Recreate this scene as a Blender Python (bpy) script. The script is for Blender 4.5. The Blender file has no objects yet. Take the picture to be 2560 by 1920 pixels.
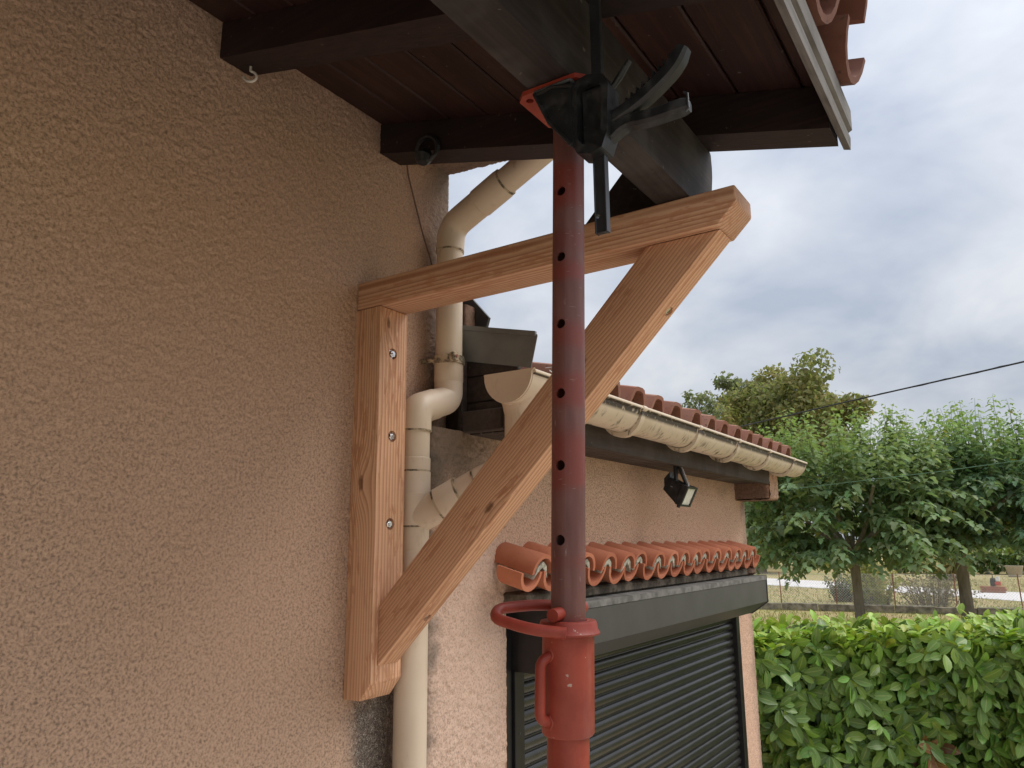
import bpy, math, random
import numpy as np
from mathutils import Vector, Matrix

SC = bpy.context.scene
COL = SC.collection
random.seed(7)
RNG = np.random.default_rng(11)
GZ = -2.1                      # ground level (the origin of heights is the eye)

# ------------------------------------------------------------------ camera
cd = bpy.data.cameras.new('camera')
cam = bpy.data.objects.new('camera', cd)
COL.objects.link(cam)
cd.sensor_width = 36.0
cd.lens = 1880.0 / 2560.0 * 36.0
cd.clip_start = 0.05
cd.clip_end = 2000
cR = Vector((0.83133537, 0.55572839, -0.00688868))
cU = Vector((0.11935435, -0.16641368, 0.97880592))
cF = Vector((-0.54280387, 0.81453818, 0.20467418))
cam.matrix_world = Matrix(((cR.x, cU.x, -cF.x, 1.3), (cR.y, cU.y, -cF.y, 0), (cR.z, cU.z, -cF.z, 0), (0, 0, 0, 1)))
SC.camera = cam

# ------------------------------------------------------------------ light
SUN_EL, SUN_AZ = math.radians(57), math.radians(58)      # azimuth from +Y toward +X
sdir = Vector((math.sin(SUN_AZ) * math.cos(SUN_EL), math.cos(SUN_AZ) * math.cos(SUN_EL), math.sin(SUN_EL)))
sl = bpy.data.lights.new('sun', 'SUN')
sl.energy = 1.5
sl.angle = math.radians(42)
sl.color = (1.0, 0.95, 0.88)
sun = bpy.data.objects.new('sun', sl)
COL.objects.link(sun)
sun.rotation_euler = sdir.to_track_quat('Z', 'Y').to_euler()

w = bpy.data.worlds.new('World')
SC.world = w
w.use_nodes = True
wn, wl = w.node_tree.nodes, w.node_tree.links
wn.clear()
def WN(t, **k):
    n = wn.new(t)
    for a, b in k.items():
        setattr(n, a, b)
    return n
sky = WN('ShaderNodeTexSky', sky_type='NISHITA')
sky.sun_disc = False
sky.sun_elevation = SUN_EL
sky.sun_rotation = SUN_AZ
sky.dust_density = 3.0
bg1 = WN('ShaderNodeBackground'); bg1.inputs[1].default_value = 0.10
wl.new(sky.outputs[0], bg1.inputs[0])
tc = WN('ShaderNodeTexCoord')
sep = WN('ShaderNodeSeparateXYZ'); wl.new(tc.outputs['Generated'], sep.inputs[0])
def wm(op, a, b=None, clamp=False):
    n = WN('ShaderNodeMath', operation=op); n.use_clamp = clamp
    for i, q in enumerate((a, b)):
        if q is None: continue
        if isinstance(q, (int, float)): n.inputs[i].default_value = q
        else: wl.new(q, n.inputs[i])
    return n.outputs[0]
zc = wm('ADD', wm('MAXIMUM', sep.outputs[2], 0.0), 0.45)
cx_ = wm('DIVIDE', sep.outputs[0], zc); cy_ = wm('DIVIDE', sep.outputs[1], zc)
cmb = WN('ShaderNodeCombineXYZ'); wl.new(cx_, cmb.inputs[0]); wl.new(cy_, cmb.inputs[1])
mp = WN('ShaderNodeMapping'); wl.new(cmb.outputs[0], mp.inputs[0]); mp.inputs['Scale'].default_value = (1.0, 1.15, 1); mp.inputs['Location'].default_value = (3.1, .8, 0)
mp.inputs['Rotation'].default_value = (0, 0, .6)
nz = WN('ShaderNodeTexNoise'); nz.inputs['Scale'].default_value = 3.1; nz.inputs['Detail'].default_value = 5.0; nz.inputs['Roughness'].default_value = .52; nz.inputs['Distortion'].default_value = .25
wl.new(mp.outputs[0], nz.inputs['Vector'])
rp = WN('ShaderNodeValToRGB'); wl.new(nz.outputs[0], rp.inputs[0])
rp.color_ramp.elements[0].position = .34; rp.color_ramp.elements[0].color = (.60, .67, .80, 1)
rp.color_ramp.elements[1].position = .66; rp.color_ramp.elements[1].color = (1.02, 1.05, 1.10, 1)
# brighter cloud around the veiled sun
dt = WN('ShaderNodeVectorMath', operation='DOT_PRODUCT'); wl.new(tc.outputs['Generated'], dt.inputs[0]); dt.inputs[1].default_value = sdir
gl = wm('POWER', wm('MAXIMUM', dt.outputs['Value'], 0.0), 9.0)
ov = wm('ADD', wm('MULTIPLY', wm('MAXIMUM', sep.outputs[2], 0.0), 0.50), 0.36)     # overcast sky: zenith over twice the horizon
gs = wm('MULTIPLY', ov, wm('ADD', wm('MULTIPLY', gl, 0.30), 0.92))
mul = WN('ShaderNodeVectorMath', operation='SCALE'); wl.new(rp.outputs[0], mul.inputs[0]); wl.new(gs, mul.inputs[3])
bg2 = WN('ShaderNodeBackground'); bg2.inputs[1].default_value = 1.0
wl.new(mul.outputs[0], bg2.inputs[0])
mx = WN('ShaderNodeMixShader'); mx.inputs[0].default_value = .9
wl.new(bg1.outputs[0], mx.inputs[1]); wl.new(bg2.outputs[0], mx.inputs[2])
wo = WN('ShaderNodeOutputWorld'); wl.new(mx.outputs[0], wo.inputs[0])

SC.view_settings.view_transform = 'Standard'
SC.view_settings.look = 'None'
SC.view_settings.exposure = 0.78
SC.cycles.max_bounces = 6
SC.cycles.diffuse_bounces = 4
SC.cycles.glossy_bounces = 3
SC.cycles.transmission_bounces = 4
SC.view_settings.gamma = 1.0
SC.view_settings.use_curve_mapping = False

# ------------------------------------------------------------------ materials
class M:
    """small node helper"""
    def __init__(s, name, rough=.6, spec=.4):
        s.m = bpy.data.materials.new(name); s.m.use_nodes = True
        s.t = s.m.node_tree; s.n = s.t.nodes; s.l = s.t.links
        s.b = s.n['Principled BSDF']
        s.b.inputs['Roughness'].default_value = rough
        s.b.inputs['Specular IOR Level'].default_value = spec
    def new(s, t, **k):
        n = s.n.new(t)
        for a, b in k.items(): setattr(n, a, b)
        return n
    def put(s, sock, v):
        if hasattr(v, 'is_linked') or hasattr(v, 'links'): s.l.new(v, sock)
        else: sock.default_value = v
    def pos(s): return s.new('ShaderNodeNewGeometry').outputs['Position']
    def obj(s): return s.new('ShaderNodeTexCoord').outputs['Object']
    def uv(s): return s.new('ShaderNodeTexCoord').outputs['UV']
    def xyz(s, v):
        n = s.new('ShaderNodeSeparateXYZ'); s.l.new(v, n.inputs[0]); return n.outputs
    def map(s, v, scale=(1, 1, 1), loc=(0, 0, 0), rot=(0, 0, 0)):
        n = s.new('ShaderNodeMapping'); s.l.new(v, n.inputs[0])
        n.inputs['Scale'].default_value = scale; n.inputs['Location'].default_value = loc; n.inputs['Rotation'].default_value = rot
        return n.outputs[0]
    def noise(s, v, scale, detail=3, rough=.55, dist=0):
        n = s.new('ShaderNodeTexNoise'); s.l.new(v, n.inputs['Vector'])
        n.inputs['Scale'].default_value = scale; n.inputs['Detail'].default_value = detail
        n.inputs['Roughness'].default_value = rough; n.inputs['Distortion'].default_value = dist
        return n.outputs[0]
    def math(s, op, a, b=0.0, c=None, clamp=False):
        n = s.new('ShaderNodeMath', operation=op); n.use_clamp = clamp
        s.put(n.inputs[0], a); s.put(n.inputs[1], b)
        if c is not None: s.put(n.inputs[2], c)
        return n.outputs[0]
    def rng(s, v, a, b, lo=0.0, hi=1.0):
        n = s.new('ShaderNodeMapRange', interpolation_type='SMOOTHSTEP'); s.put(n.inputs[0], v)
        for i, q in enumerate((a, b, lo, hi)): n.inputs[1 + i].default_value = q
        return n.outputs[0]
    def ramp(s, v, *st):
        n = s.new('ShaderNodeValToRGB'); s.l.new(v, n.inputs[0]); e = n.color_ramp.elements
        while len(e) < len(st): e.new(.5)
        for i, (p, c) in enumerate(st):
            e[i].position = p; e[i].color = (c[0], c[1], c[2], 1)
        return n.outputs[0]
    def mix(s, f, a, b, mode='MIX'):
        n = s.new('ShaderNodeMix', data_type='RGBA', blend_type=mode)
        s.put(n.inputs[0], f)
        for i, q in ((6, a), (7, b)):
            if isinstance(q, tuple): q = (q[0], q[1], q[2], 1)
            s.put(n.inputs[i], q)
        return n.outputs[2]
    def col(s, v):
        if isinstance(v, tuple): v = (v[0], v[1], v[2], 1)
        s.put(s.b.inputs['Base Color'], v); return s
    def bump(s, v, dist=.002, strength=1.0):
        n = s.new('ShaderNodeBump'); s.l.new(v, n.inputs['Height'])
        n.inputs['Distance'].default_value = dist; n.inputs['Strength'].default_value = strength
        s.l.new(n.outputs[0], s.b.inputs['Normal']); return s

def stucco(name, base, stain, gs=130, con=.5):
    m = M(name, .92, .15)
    p = m.pos()
    fine = m.noise(p, 420, 2, .6)
    grain = m.noise(p, gs, 3.5, .62, .25)
    big = m.noise(p, 2.2, 3)
    dk = tuple(c * con for c in base); lt = tuple(min(1, c * 1.20) for c in base)
    c = m.ramp(grain, (.36, dk), (.50, base), (.66, lt))
    pits = m.math('MULTIPLY', m.rng(m.noise(p, 70, 3, .6, .5), .40, .33), m.rng(grain, .6, .45))
    c = m.mix(m.math('MULTIPLY', pits, .55), c, dk)
    c = m.mix(m.math('MULTIPLY', m.rng(fine, .5, .75), .25), c, lt)
    c = m.mix(m.rng(m.noise(p, .9, 4, .6), .40, .62, 0, .30), c, (base[0] * 1.06, base[1] * .98, base[2] * .98))
    c = m.mix(m.rng(big, .35, .7, 0, .16), c, (base[0] * .90, base[1] * .82, base[2] * .72))
    c = stain(m, p, c, grain, fine)
    m.col(c)
    h = m.math('ADD', m.math('MULTIPLY', grain, .75), m.math('MULTIPLY', fine, .35))
    m.bump(h, .0032, .75)
    return m.m

def stain_main(m, p, c, grain, fine):
    x, y, z = m.xyz(p)
    nn = m.noise(p, 9, 4)
    yn = m.math('ADD', y, m.math('MULTIPLY', m.math('SUBTRACT', nn, .5), .09))
    zn = m.math('ADD', z, m.math('MULTIPLY', m.math('SUBTRACT', nn, .5), .12))
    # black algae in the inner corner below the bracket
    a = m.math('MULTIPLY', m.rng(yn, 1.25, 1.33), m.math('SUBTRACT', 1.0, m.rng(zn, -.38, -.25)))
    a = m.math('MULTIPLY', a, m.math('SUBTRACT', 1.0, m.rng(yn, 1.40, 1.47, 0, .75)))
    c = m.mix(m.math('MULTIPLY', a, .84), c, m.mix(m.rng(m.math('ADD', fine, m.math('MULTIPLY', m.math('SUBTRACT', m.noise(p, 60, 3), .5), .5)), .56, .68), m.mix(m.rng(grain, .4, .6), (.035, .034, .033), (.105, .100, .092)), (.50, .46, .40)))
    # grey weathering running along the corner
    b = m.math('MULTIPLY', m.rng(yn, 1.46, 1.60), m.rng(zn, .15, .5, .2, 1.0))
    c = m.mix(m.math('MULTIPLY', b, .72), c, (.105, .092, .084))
    return c

def stain_annexe(m, p, c, grain, fine):
    x, y, z = m.xyz(p)
    nn = m.noise(p, 7, 4)
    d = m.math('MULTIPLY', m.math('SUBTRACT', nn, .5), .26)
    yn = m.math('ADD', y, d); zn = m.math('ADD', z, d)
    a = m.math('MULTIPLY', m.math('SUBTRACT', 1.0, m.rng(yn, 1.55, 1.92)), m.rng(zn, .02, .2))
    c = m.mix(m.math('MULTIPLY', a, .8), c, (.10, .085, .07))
    # paler lower part of the pier
    b = m.math('MULTIPLY', m.math('SUBTRACT', 1.0, m.rng(yn, 1.75, 1.95)), m.math('SUBTRACT', 1.0, m.rng(zn, -.1, .1)))
    c = m.mix(m.math('MULTIPLY', b, .35), c, (.58, .46, .40))
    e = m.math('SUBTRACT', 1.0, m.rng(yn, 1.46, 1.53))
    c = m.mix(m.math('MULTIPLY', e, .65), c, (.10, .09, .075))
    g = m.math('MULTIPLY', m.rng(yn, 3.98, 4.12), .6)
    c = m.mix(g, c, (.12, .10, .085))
    # darker towards the top of the wall, under the eave
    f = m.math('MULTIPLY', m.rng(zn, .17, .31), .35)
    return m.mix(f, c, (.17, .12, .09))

STUCCO_A = stucco('stucco_main', (.495, .336, .244), stain_main, 190, .52)
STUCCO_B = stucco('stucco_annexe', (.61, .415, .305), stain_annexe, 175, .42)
def tone_corbel(m, p, c, grain, fine):  # dark brown, paler only towards the outer face
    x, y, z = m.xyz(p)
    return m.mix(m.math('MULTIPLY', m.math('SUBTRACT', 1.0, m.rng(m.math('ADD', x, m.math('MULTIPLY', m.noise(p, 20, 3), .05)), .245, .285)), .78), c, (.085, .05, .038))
STUCCO_C = stucco('stucco_corbel', (.55, .36, .26), tone_corbel)

def new_wood(name, pith, spacing, light, dark, knots=(), seed=0.0, red=.35):
    """sawn softwood; local z runs along the grain"""
    m = M(name, .62, .25)
    o = m.obj()
    x, y, z = m.xyz(o)
    dx = 0.0
    kmask = None
    for (kx, ky, kz, s, amp) in knots:
        q = m.math('ADD', m.math('POWER', m.math('DIVIDE', m.math('SUBTRACT', z, kz), s * 2.4), 2.0),
                   m.math('ADD', m.math('POWER', m.math('DIVIDE', m.math('SUBTRACT', x, kx), s), 2.0), m.math('POWER', m.math('DIVIDE', m.math('SUBTRACT', y, ky), s), 2.0)))
        g = m.math('EXPONENT', m.math('MULTIPLY', q, -1.0))
        dx = m.math('ADD', dx, m.math('MULTIPLY', g, amp))
        qn = m.math('ADD', q, m.math('MULTIPLY', m.noise(o, 130, 3), .10))
        km = m.math('SUBTRACT', 1.0, m.rng(qn, .05, .16))
        kmask = km if kmask is None else m.math('MAXIMUM', kmask, km)
    cmbn = m.new('ShaderNodeCombineXYZ')
    m.put(cmbn.inputs[0], m.math('ADD', x, dx)); m.put(cmbn.inputs[1], m.math('ADD', y, dx)); m.put(cmbn.inputs[2], m.math('MULTIPLY', z, .10))
    v = m.map(cmbn.outputs[0], loc=(pith[0], pith[1], seed))
    wv = m.new('ShaderNodeTexWave', wave_type='RINGS', rings_direction='Z', wave_profile='SAW')
    m.l.new(v, wv.inputs['Vector'])
    wv.inputs['Scale'].default_value = 2 * math.pi / (20 * spacing)
    wv.inputs['Distortion'].default_value = 8.0; wv.inputs['Detail'].default_value = 2.0
    wv.inputs['Detail Scale'].default_value = 1.4 * spacing; wv.inputs['Detail Roughness'].default_value = .5
    wv.inputs['Detail Scale'].default_value = .22
    st = m.map(o, scale=(260, 260, 5))
    fib = m.noise(st, 1.0, 3, .6)
    mid = tuple((a * .62 + b * .38) for a, b in zip(light, dark))
    c = m.ramp(wv.outputs[0], (.05, light), (.45, mid), (.80, dark), (.97, light))
    c = m.mix(m.rng(fib, .35, .75, 0, .22), c, mid)
    pat = m.noise(m.map(o, scale=(110, 110, 16), loc=(seed, seed, 0)), 1.0, 4, .6, .6)
    zone = m.rng(m.noise(m.map(o, scale=(14, 14, 4), loc=(0, seed, 1)), 1.0, 3), .42, .58)
    c = m.mix(m.math('MULTIPLY', m.rng(pat, .50, .60, 0, red * 1.5), zone), c, (.43, .185, .095))
    saw = m.noise(m.map(o, scale=(3, 3, 190)), 1.0, 2)
    c = m.mix(m.rng(saw, .5, .8, 0, .20), c, light)
    big = m.noise(m.map(o, scale=(7, 7, 2.2), loc=(seed, 0, 0)), 1.0, 2)
    c = m.mix(m.rng(big, .35, .7, 0, .3), c, tuple(a * .8 for a in mid))
    ck = m.noise(m.map(o, scale=(330, 330, 4.5), loc=(seed, 0, 0)), 1.0, 1.5, .5)
    c = m.mix(m.rng(ck, .74, .77, 0, .55), c, (.085, .04, .02))
    if kmask is not None:
        c = m.mix(m.math('MULTIPLY', kmask, .8), c, (.11, .045, .018))
    m.col(c)
    m.bump(m.math('ADD', m.math('MULTIPLY', wv.outputs[0], -.3), m.math('ADD', m.math('MULTIPLY', fib, .8), m.math('MULTIPLY', saw, .5))), .0007, .8)
    return m.m
DG_L, DG_D = (.75, .458, .290), (.44, .205, .108)
W_POST = new_wood('douglas_post', (.05, .09), .0068, DG_L, DG_D, [(-.006, -.049, .474, .030, .016), (.041, -.02, .86, .022, .010)], 1.7, .5)
W_BEAM = new_wood('douglas_beam', (.02, .07), .0075, (.64, .395, .258), (.36, .17, .095), [], 5.1, .4)
W_BRACE = new_wood('douglas_brace', (-.055, .045), .0066, DG_L, DG_D, [(-.024, -.033, .452, .026, .018), (-.06, -.033, .80, .030, .012)], 9.3, .55)

def dark_wood(name, a, b, axis=1, rough=.62, weather=0.0):
    m = M(name, rough, .35)
    p = m.pos()
    sc = [90, 90, 90]; sc[axis] = 4
    n = m.noise(m.map(p, scale=tuple(sc)), 1.0, 4, .6, .4)
    n2 = m.noise(p, 5, 3)
    c = m.mix(m.rng(n, .35, .7), a, b)
    c = m.mix(m.rng(n2, .4, .7, 0, .5), c, tuple(q * .55 for q in a))
    c = m.mix(m.rng(m.noise(p, 60, 2), .70, .76, 0, .35), c, (.25, .22, .19))
    if weather:
        c = m.mix(m.rng(m.noise(p, 8, 3), .4, .65, 0, weather), c, (.20, .19, .185))
    m.col(c); m.bump(n, .0012, .6)
    return m.m
W_RAFTER = dark_wood('stained_rafter', (.018, .010, .010), (.032, .017, .015), 0)
W_BOARD = dark_wood('stained_boards', (.028, .012, .010), (.046, .019, .014), 1, .55)
W_PURLIN = dark_wood('weathered_purlin', (.020, .015, .014), (.036, .027, .026), 1, .7, .14)
W_FASCIA = dark_wood('weathered_fascia', (.10, .09, .085), (.19, .175, .16), 1, .8, .6)
W_EAVE = dark_wood('brown_eave_board', (.036, .024, .020), (.060, .040, .034), 1, .6, .12)

def pvc():
    m = M('sand_pvc', .38, .4)
    p = m.pos(); n = m.noise(p, 6, 4); d = m.noise(m.map(p, scale=(40, 40, 12)), 1.0, 4, .6)
    c = m.mix(m.rng(n, .3, .7), (.62, .505, .385), (.68, .56, .44))
    c = m.mix(m.rng(d, .58, .78, 0, .4), c, (.28, .21, .14))
    m.col(c); m.put(m.b.inputs['Roughness'], m.rng(n, .3, .7, .34, .5)); return m.m
PVC = pvc()
def pvc_dirty():
    m = M('streaked_gutter_pvc', .42, .4)
    p = m.pos(); x, y, z = m.xyz(p)
    s = m.noise(m.map(p, scale=(16, 30, 6), rot=(0, 0, 0)), 1.0, 5, .65, 1.2)
    band = m.math('MULTIPLY', m.rng(z, .335, .362, 1, 0), .75)
    lip = m.math('MULTIPLY', m.rng(z, .362, .374), m.math('SUBTRACT', 1.0, m.rng(z, .386, .390)))
    c = m.mix(m.rng(m.noise(p, 5, 3), .3, .7), (.66, .55, .42), (.60, .49, .36))
    k = m.math('MULTIPLY', m.rng(s, .52, .64), m.math('ADD', band, .10))
    k2 = m.math('MULTIPLY', lip, m.rng(m.noise(p, 60, 4), .25, .45))
    c = m.mix(m.math('MAXIMUM', k, k2), c, (.05, .035, .025))
    m.col(c); return m.m
PVC_G = pvc_dirty()
def grime():
    m = M('grimy_joint', .9, .1); p = m.pos()
    c = m.mix(m.rng(m.noise(p, 160, 3), .35, .65), (.09, .075, .055), (.26, .22, .16))
    m.col(m.mix(m.rng(m.noise(p, 38, 3), .44, .56), c, (.50, .40, .285))); return m.m
GRIME = grime()

def red_paint(name, worn):
    m = M(name, .46, .45)
    o = m.obj(); x, y, z = m.xyz(o)
    n = m.noise(o, 24, 5, .6); s = m.noise(m.map(o, scale=(60, 60, 9)), 1.0, 4)
    c = m.mix(m.rng(n, .35, .7), (.24, .032, .019), (.31, .050, .030))
    if worn:
        bn = m.noise(m.map(o, scale=(1.5, 1.5, 13), loc=(0, 0, 3.3)), 1.0, 1.5, .4)
        k = m.rng(bn, .46, .56, .98, .12)
        c = m.mix(m.math('MULTIPLY', k, .85), (.175, .036, .028), m.mix(m.rng(s, .3, .7), (.105, .044, .040), (.160, .078, .070)))
        c = m.mix(m.rng(m.noise(m.map(o, scale=(50, 50, 260)), 1.0, 2), .68, .72, 0, .45), c, (.26, .20, .19))
        c = m.mix(m.rng(m.noise(m.map(o, scale=(180, 180, 30)), 1.0, 3), .70, .78, 0, .5), c, (.45, .40, .38))
    else:
        c = m.mix(m.rng(s, .55, .78, 0, .30), c, (.34, .15, .12))
        c = m.mix(m.rng(m.noise(o, 48, 4, .6), .69, .71, 0, .75), c, (.48, .38, .33))
        c = m.mix(m.rng(m.noise(o, 33, 4, .6), .70, .72, 0, .8), c, (.05, .04, .035))
    m.col(c); m.bump(n, .0006, .5); return m.m
RED_T = red_paint('worn_red_tube', True)
RED = red_paint('red_oxide_paint', False)
def plain(name, c, rough=.5, spec=.4, metal=0.0, var=.25, scale=30):
    m = M(name, rough, spec); p = m.pos(); n = m.noise(p, scale, 4)
    m.col(m.mix(m.rng(n, .3, .7), tuple(q * (1 - var) for q in c), tuple(min(1, q * (1 + var)) for q in c)))
    m.b.inputs['Metallic'].default_value = metal
    m.bump(n, .0004, .3); return m.m
def scuffed():
    m = M('black_plastic', .42, .45); p = m.pos()
    sc = m.noise(m.map(p, scale=(120, 120, 700), rot=(.6, .4, .3)), 1.0, 3, .6)
    d = m.noise(p, 45, 4)
    c = m.mix(m.rng(d, .45, .75, 0, .7), (.012, .013, .015), (.050, .052, .054))
    m.col(m.mix(m.rng(sc, .70, .74, 0, .5), c, (.20, .20, .20)))
    m.put(m.b.inputs['Roughness'], m.rng(d, .3, .7, .32, .62)); m.bump(d, .0006, .4); return m.m
BLACK = scuffed()
BLACKS = plain('blackened_steel', (.022, .024, .028), .35, .6)
ZINC = plain('zinc_plated', (.72, .72, .72), .22, .5, 1.0, .1)
ANTH = plain('anthracite_aluminium', (.060, .058, .056), .42, .5, 0, .10, 9)
SLAT = plain('black_slat_paint', (.030, .029, .027), .27, .5, 0, .15, 12)
RAILM = plain('dark_rail', (.012, .011, .012), .38)
FLASH = plain('grey_flashing', (.16, .165, .165), .5, .4, 0, .10, 14)
DUST = None
CABLEB = plain('brown_cable', (.13, .07, .045), .6)
WHITEP = plain('off_white_plastic', (.55, .53, .48), .5)
GALV = plain('galvanised_wire', (.52, .52, .50), .45, .5, .6)
GLASSY = plain('lamp_reflector', (.72, .70, .62), .25, .5, 0, .12, 60)
STEELG = plain('grey_cable', (.40, .40, .39), .5)

def tile_mat(name, a, b, dirt):
    m = M(name, .8, .2); p = m.pos()
    n = m.noise(p, 11, 4); f = m.noise(p, 70, 4, .65)
    oi = m.new('ShaderNodeObjectInfo').outputs['Random']
    c = m.mix(m.rng(n, .3, .7), a, b)
    c = m.mix(m.math('MULTIPLY', oi, .45), c, tuple(q * .62 for q in a))
    c = m.mix(m.rng(f, .58, .72, 0, dirt), c, (.045, .04, .034))
    m.col(c); m.bump(f, .0015, .5); return m.m
TILE = tile_mat('terracotta', (.47, .160, .088), (.55, .215, .125), .25)
TILE_OLD = tile_mat('lichened_terracotta', (.29, .125, .085), (.34, .185, .135), .78)
MORTAR = plain('pale_mortar', (.40, .385, .32), .9, .1, 0, .35, 90)
CONC = plain('old_concrete', (.26, .23, .185), .9, .1, 0, .45, 6)
CONC_L = plain('bounce_slab_concrete', (.56, .50, .43), .9, .1, 0, .12, 5)
RUST = plain('rusty_post', (.30, .14, .10), .8, .2, 0, .3, 20)
BRICKM = plain('red_brick', (.34, .14, .09), .85, .1, 0, .25, 30)
GRAVEL = plain('pale_path', (.62, .60, .585), .95, .1, 0, .06, 1.2)

def leaf_mat(name, rib, rough=.36, trans=.28, spec=.45):
    m = M(name, rough, spec)
    a = m.new('ShaderNodeAttribute', attribute_name='tint').outputs['Color']
    u = m.xyz(m.uv())
    v = m.math('ABSOLUTE', m.math('SUBTRACT', u[0], .5))
    c = a
    if rib:
        c = m.mix(m.math('SUBTRACT', 1.0, m.rng(v, .025, .07, .0, 1.0)), a, m.mix(.55, a, (.42, .50, .16)))
    oi = m.new('ShaderNodeObjectInfo').outputs['Random']
    c = m.mix(m.math('MULTIPLY', oi, .25), c, (.03, .055, .012))
    m.col(c)
    tr = m.new('ShaderNodeBsdfTranslucent'); m.l.new(m.mix(.35, c, (.30, .40, .04)), tr.inputs[0])
    ms = m.new('ShaderNodeMixShader'); ms.inputs[0].default_value = trans
    m.l.new(m.b.outputs[0], ms.inputs[1]); m.l.new(tr.outputs[0], ms.inputs[2])
    m.l.new(ms.outputs[0], m.n['Material Output'].inputs[0])
    return m.m
L_HEDGE = leaf_mat('laurel_leaf', True, .36, .28, .45)
L_TREE = leaf_mat('mulberry_leaf', False, .5, .42, .3)
L_FAR = leaf_mat('far_leaf', False, .6, .48, .2)
def bark():
    m = M('bark', .9, .1); p = m.pos()
    n = m.noise(m.map(p, scale=(14, 14, 3)), 1.0, 5, .65)
    m.col(m.ramp(n, (.3, (.21, .175, .135)), (.7, (.38, .33, .265)))); m.bump(n, .01, .8); return m.m
BARK = bark()
SHOOT = plain('green_shoot', (.12, .15, .06), .7)
def grass_mat():
    m = M('dry_lawn', .95, .1); p = m.pos()
    a = m.noise(m.map(p, scale=(.35, .9, 1)), 1.0, 5, .6); b = m.noise(p, 2.6, 5, .7); f = m.noise(p, 26, 4, .7)
    c = m.ramp(a, (.33, (.36, .26, .16)), (.50, (.40, .33, .16)), (.66, (.24, .25, .085)))
    c = m.mix(m.rng(b, .42, .66, 0, .55), c, (.47, .40, .20))
    c = m.mix(m.rng(f, .45, .7, 0, .4), c, (.16, .15, .06))
    m.col(c); m.bump(f, .03, .8); return m.m
LAWN = grass_mat()

# ------------------------------------------------------------------ mesh helpers
class MB:
    def __init__(s): s.v = []; s.f = []
    def add(s, vs, fs):
        b = len(s.v); s.v += [tuple(q) for q in vs]; s.f += [tuple(b + i for i in f) for f in fs]; return s
    def box(s, a, b, bev=0.0):
        (x0, y0, z0), (x1, y1, z1) = a, b
        if bev <= 0:
            vs = [(x0, y0, z0), (x1, y0, z0), (x1, y1, z0), (x0, y1, z0), (x0, y0, z1), (x1, y0, z1), (x1, y1, z1), (x0, y1, z1)]
            return s.add(vs, [(0, 3, 2, 1), (4, 5, 6, 7), (0, 1, 5, 4), (1, 2, 6, 5), (2, 3, 7, 6), (3, 0, 4, 7)])
        pr = [(x0 + bev, y0), (x1 - bev, y0), (x1, y0 + bev), (x1, y1 - bev), (x1 - bev, y1), (x0 + bev, y1), (x0, y1 - bev), (x0, y0 + bev)]
        cx, cy = (x0 + x1) / 2, (y0 + y1) / 2
        sh = lambda p: (p[0] + (bev if p[0] < cx else -bev), p[1] + (bev if p[1] < cy else -bev))
        rings = [[(*sh(p), z0) for p in pr], [(*p, z0 + bev) for p in pr], [(*p, z1 - bev) for p in pr], [(*sh(p), z1) for p in pr]]
        return s.loft(rings)
    def loft(s, rings, cap=True, closed=True):
        n = len(rings[0]); b = len(s.v)
        for r in rings: s.v += [tuple(q) for q in r]
        for i in range(len(rings) - 1):
            for j in range(n if closed else n - 1):
                k = (j + 1) % n
                s.f.append((b + i * n + j, b + i * n + k, b + (i + 1) * n + k, b + (i + 1) * n + j))
        if cap:
            s.f.append(tuple(b + j for j in reversed(range(n)))); e = b + (len(rings) - 1) * n
            s.f.append(tuple(e + j for j in range(n)))
        return s
    def prism(s, poly, axis, a, b):
        """poly: 2-D points in the two other axes (cyclic order), extruded along axis"""
        def P(q, t):
            if axis == 0: return (t, q[0], q[1])
            if axis == 1: return (q[0], t, q[1])
            return (q[0], q[1], t)
        return s.loft([[P(q, a) for q in poly], [P(q, b) for q in poly]])
    def tube(s, pts, r, n=16, cap=True, hole=0.0):
        pts = [Vector(p) for p in pts]
        if not hasattr(r, '__len__'): r = [r] * len(pts)
        rings = []; prev = None
        for i, p in enumerate(pts):
            t = (pts[min(i + 1, len(pts) - 1)] - pts[max(i - 1, 0)]).normalized()
            if prev is None:
                up = Vector((0, 0, 1)) if abs(t.z) < .9 else Vector((1, 0, 0)); u = t.cross(up).normalized()
            else:
                u = (prev - t * prev.dot(t)).normalized()
            prev = u; w_ = t.cross(u)
            rings.append([p + (u * math.cos(2 * math.pi * k / n) + w_ * math.sin(2 * math.pi * k / n)) * r[i] for k in range(n)])
        return s.loft(rings, cap)

def fillet(pts, rad, n=7):
    pts = [Vector(p) for p in pts]; out = [pts[0]]
    for i in range(1, len(pts) - 1):
        a = (pts[i - 1] - pts[i]); b = (pts[i + 1] - pts[i]); la, lb = a.length, b.length
        d = min(rad, la * .49, lb * .49); p0 = pts[i] + a / la * d; p1 = pts[i] + b / lb * d
        for k in range(n + 1):
            t = k / n
            out.append(p0 * (1 - t) ** 2 + pts[i] * 2 * t * (1 - t) + p1 * t * t)
    out.append(pts[-1]); return out

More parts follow.
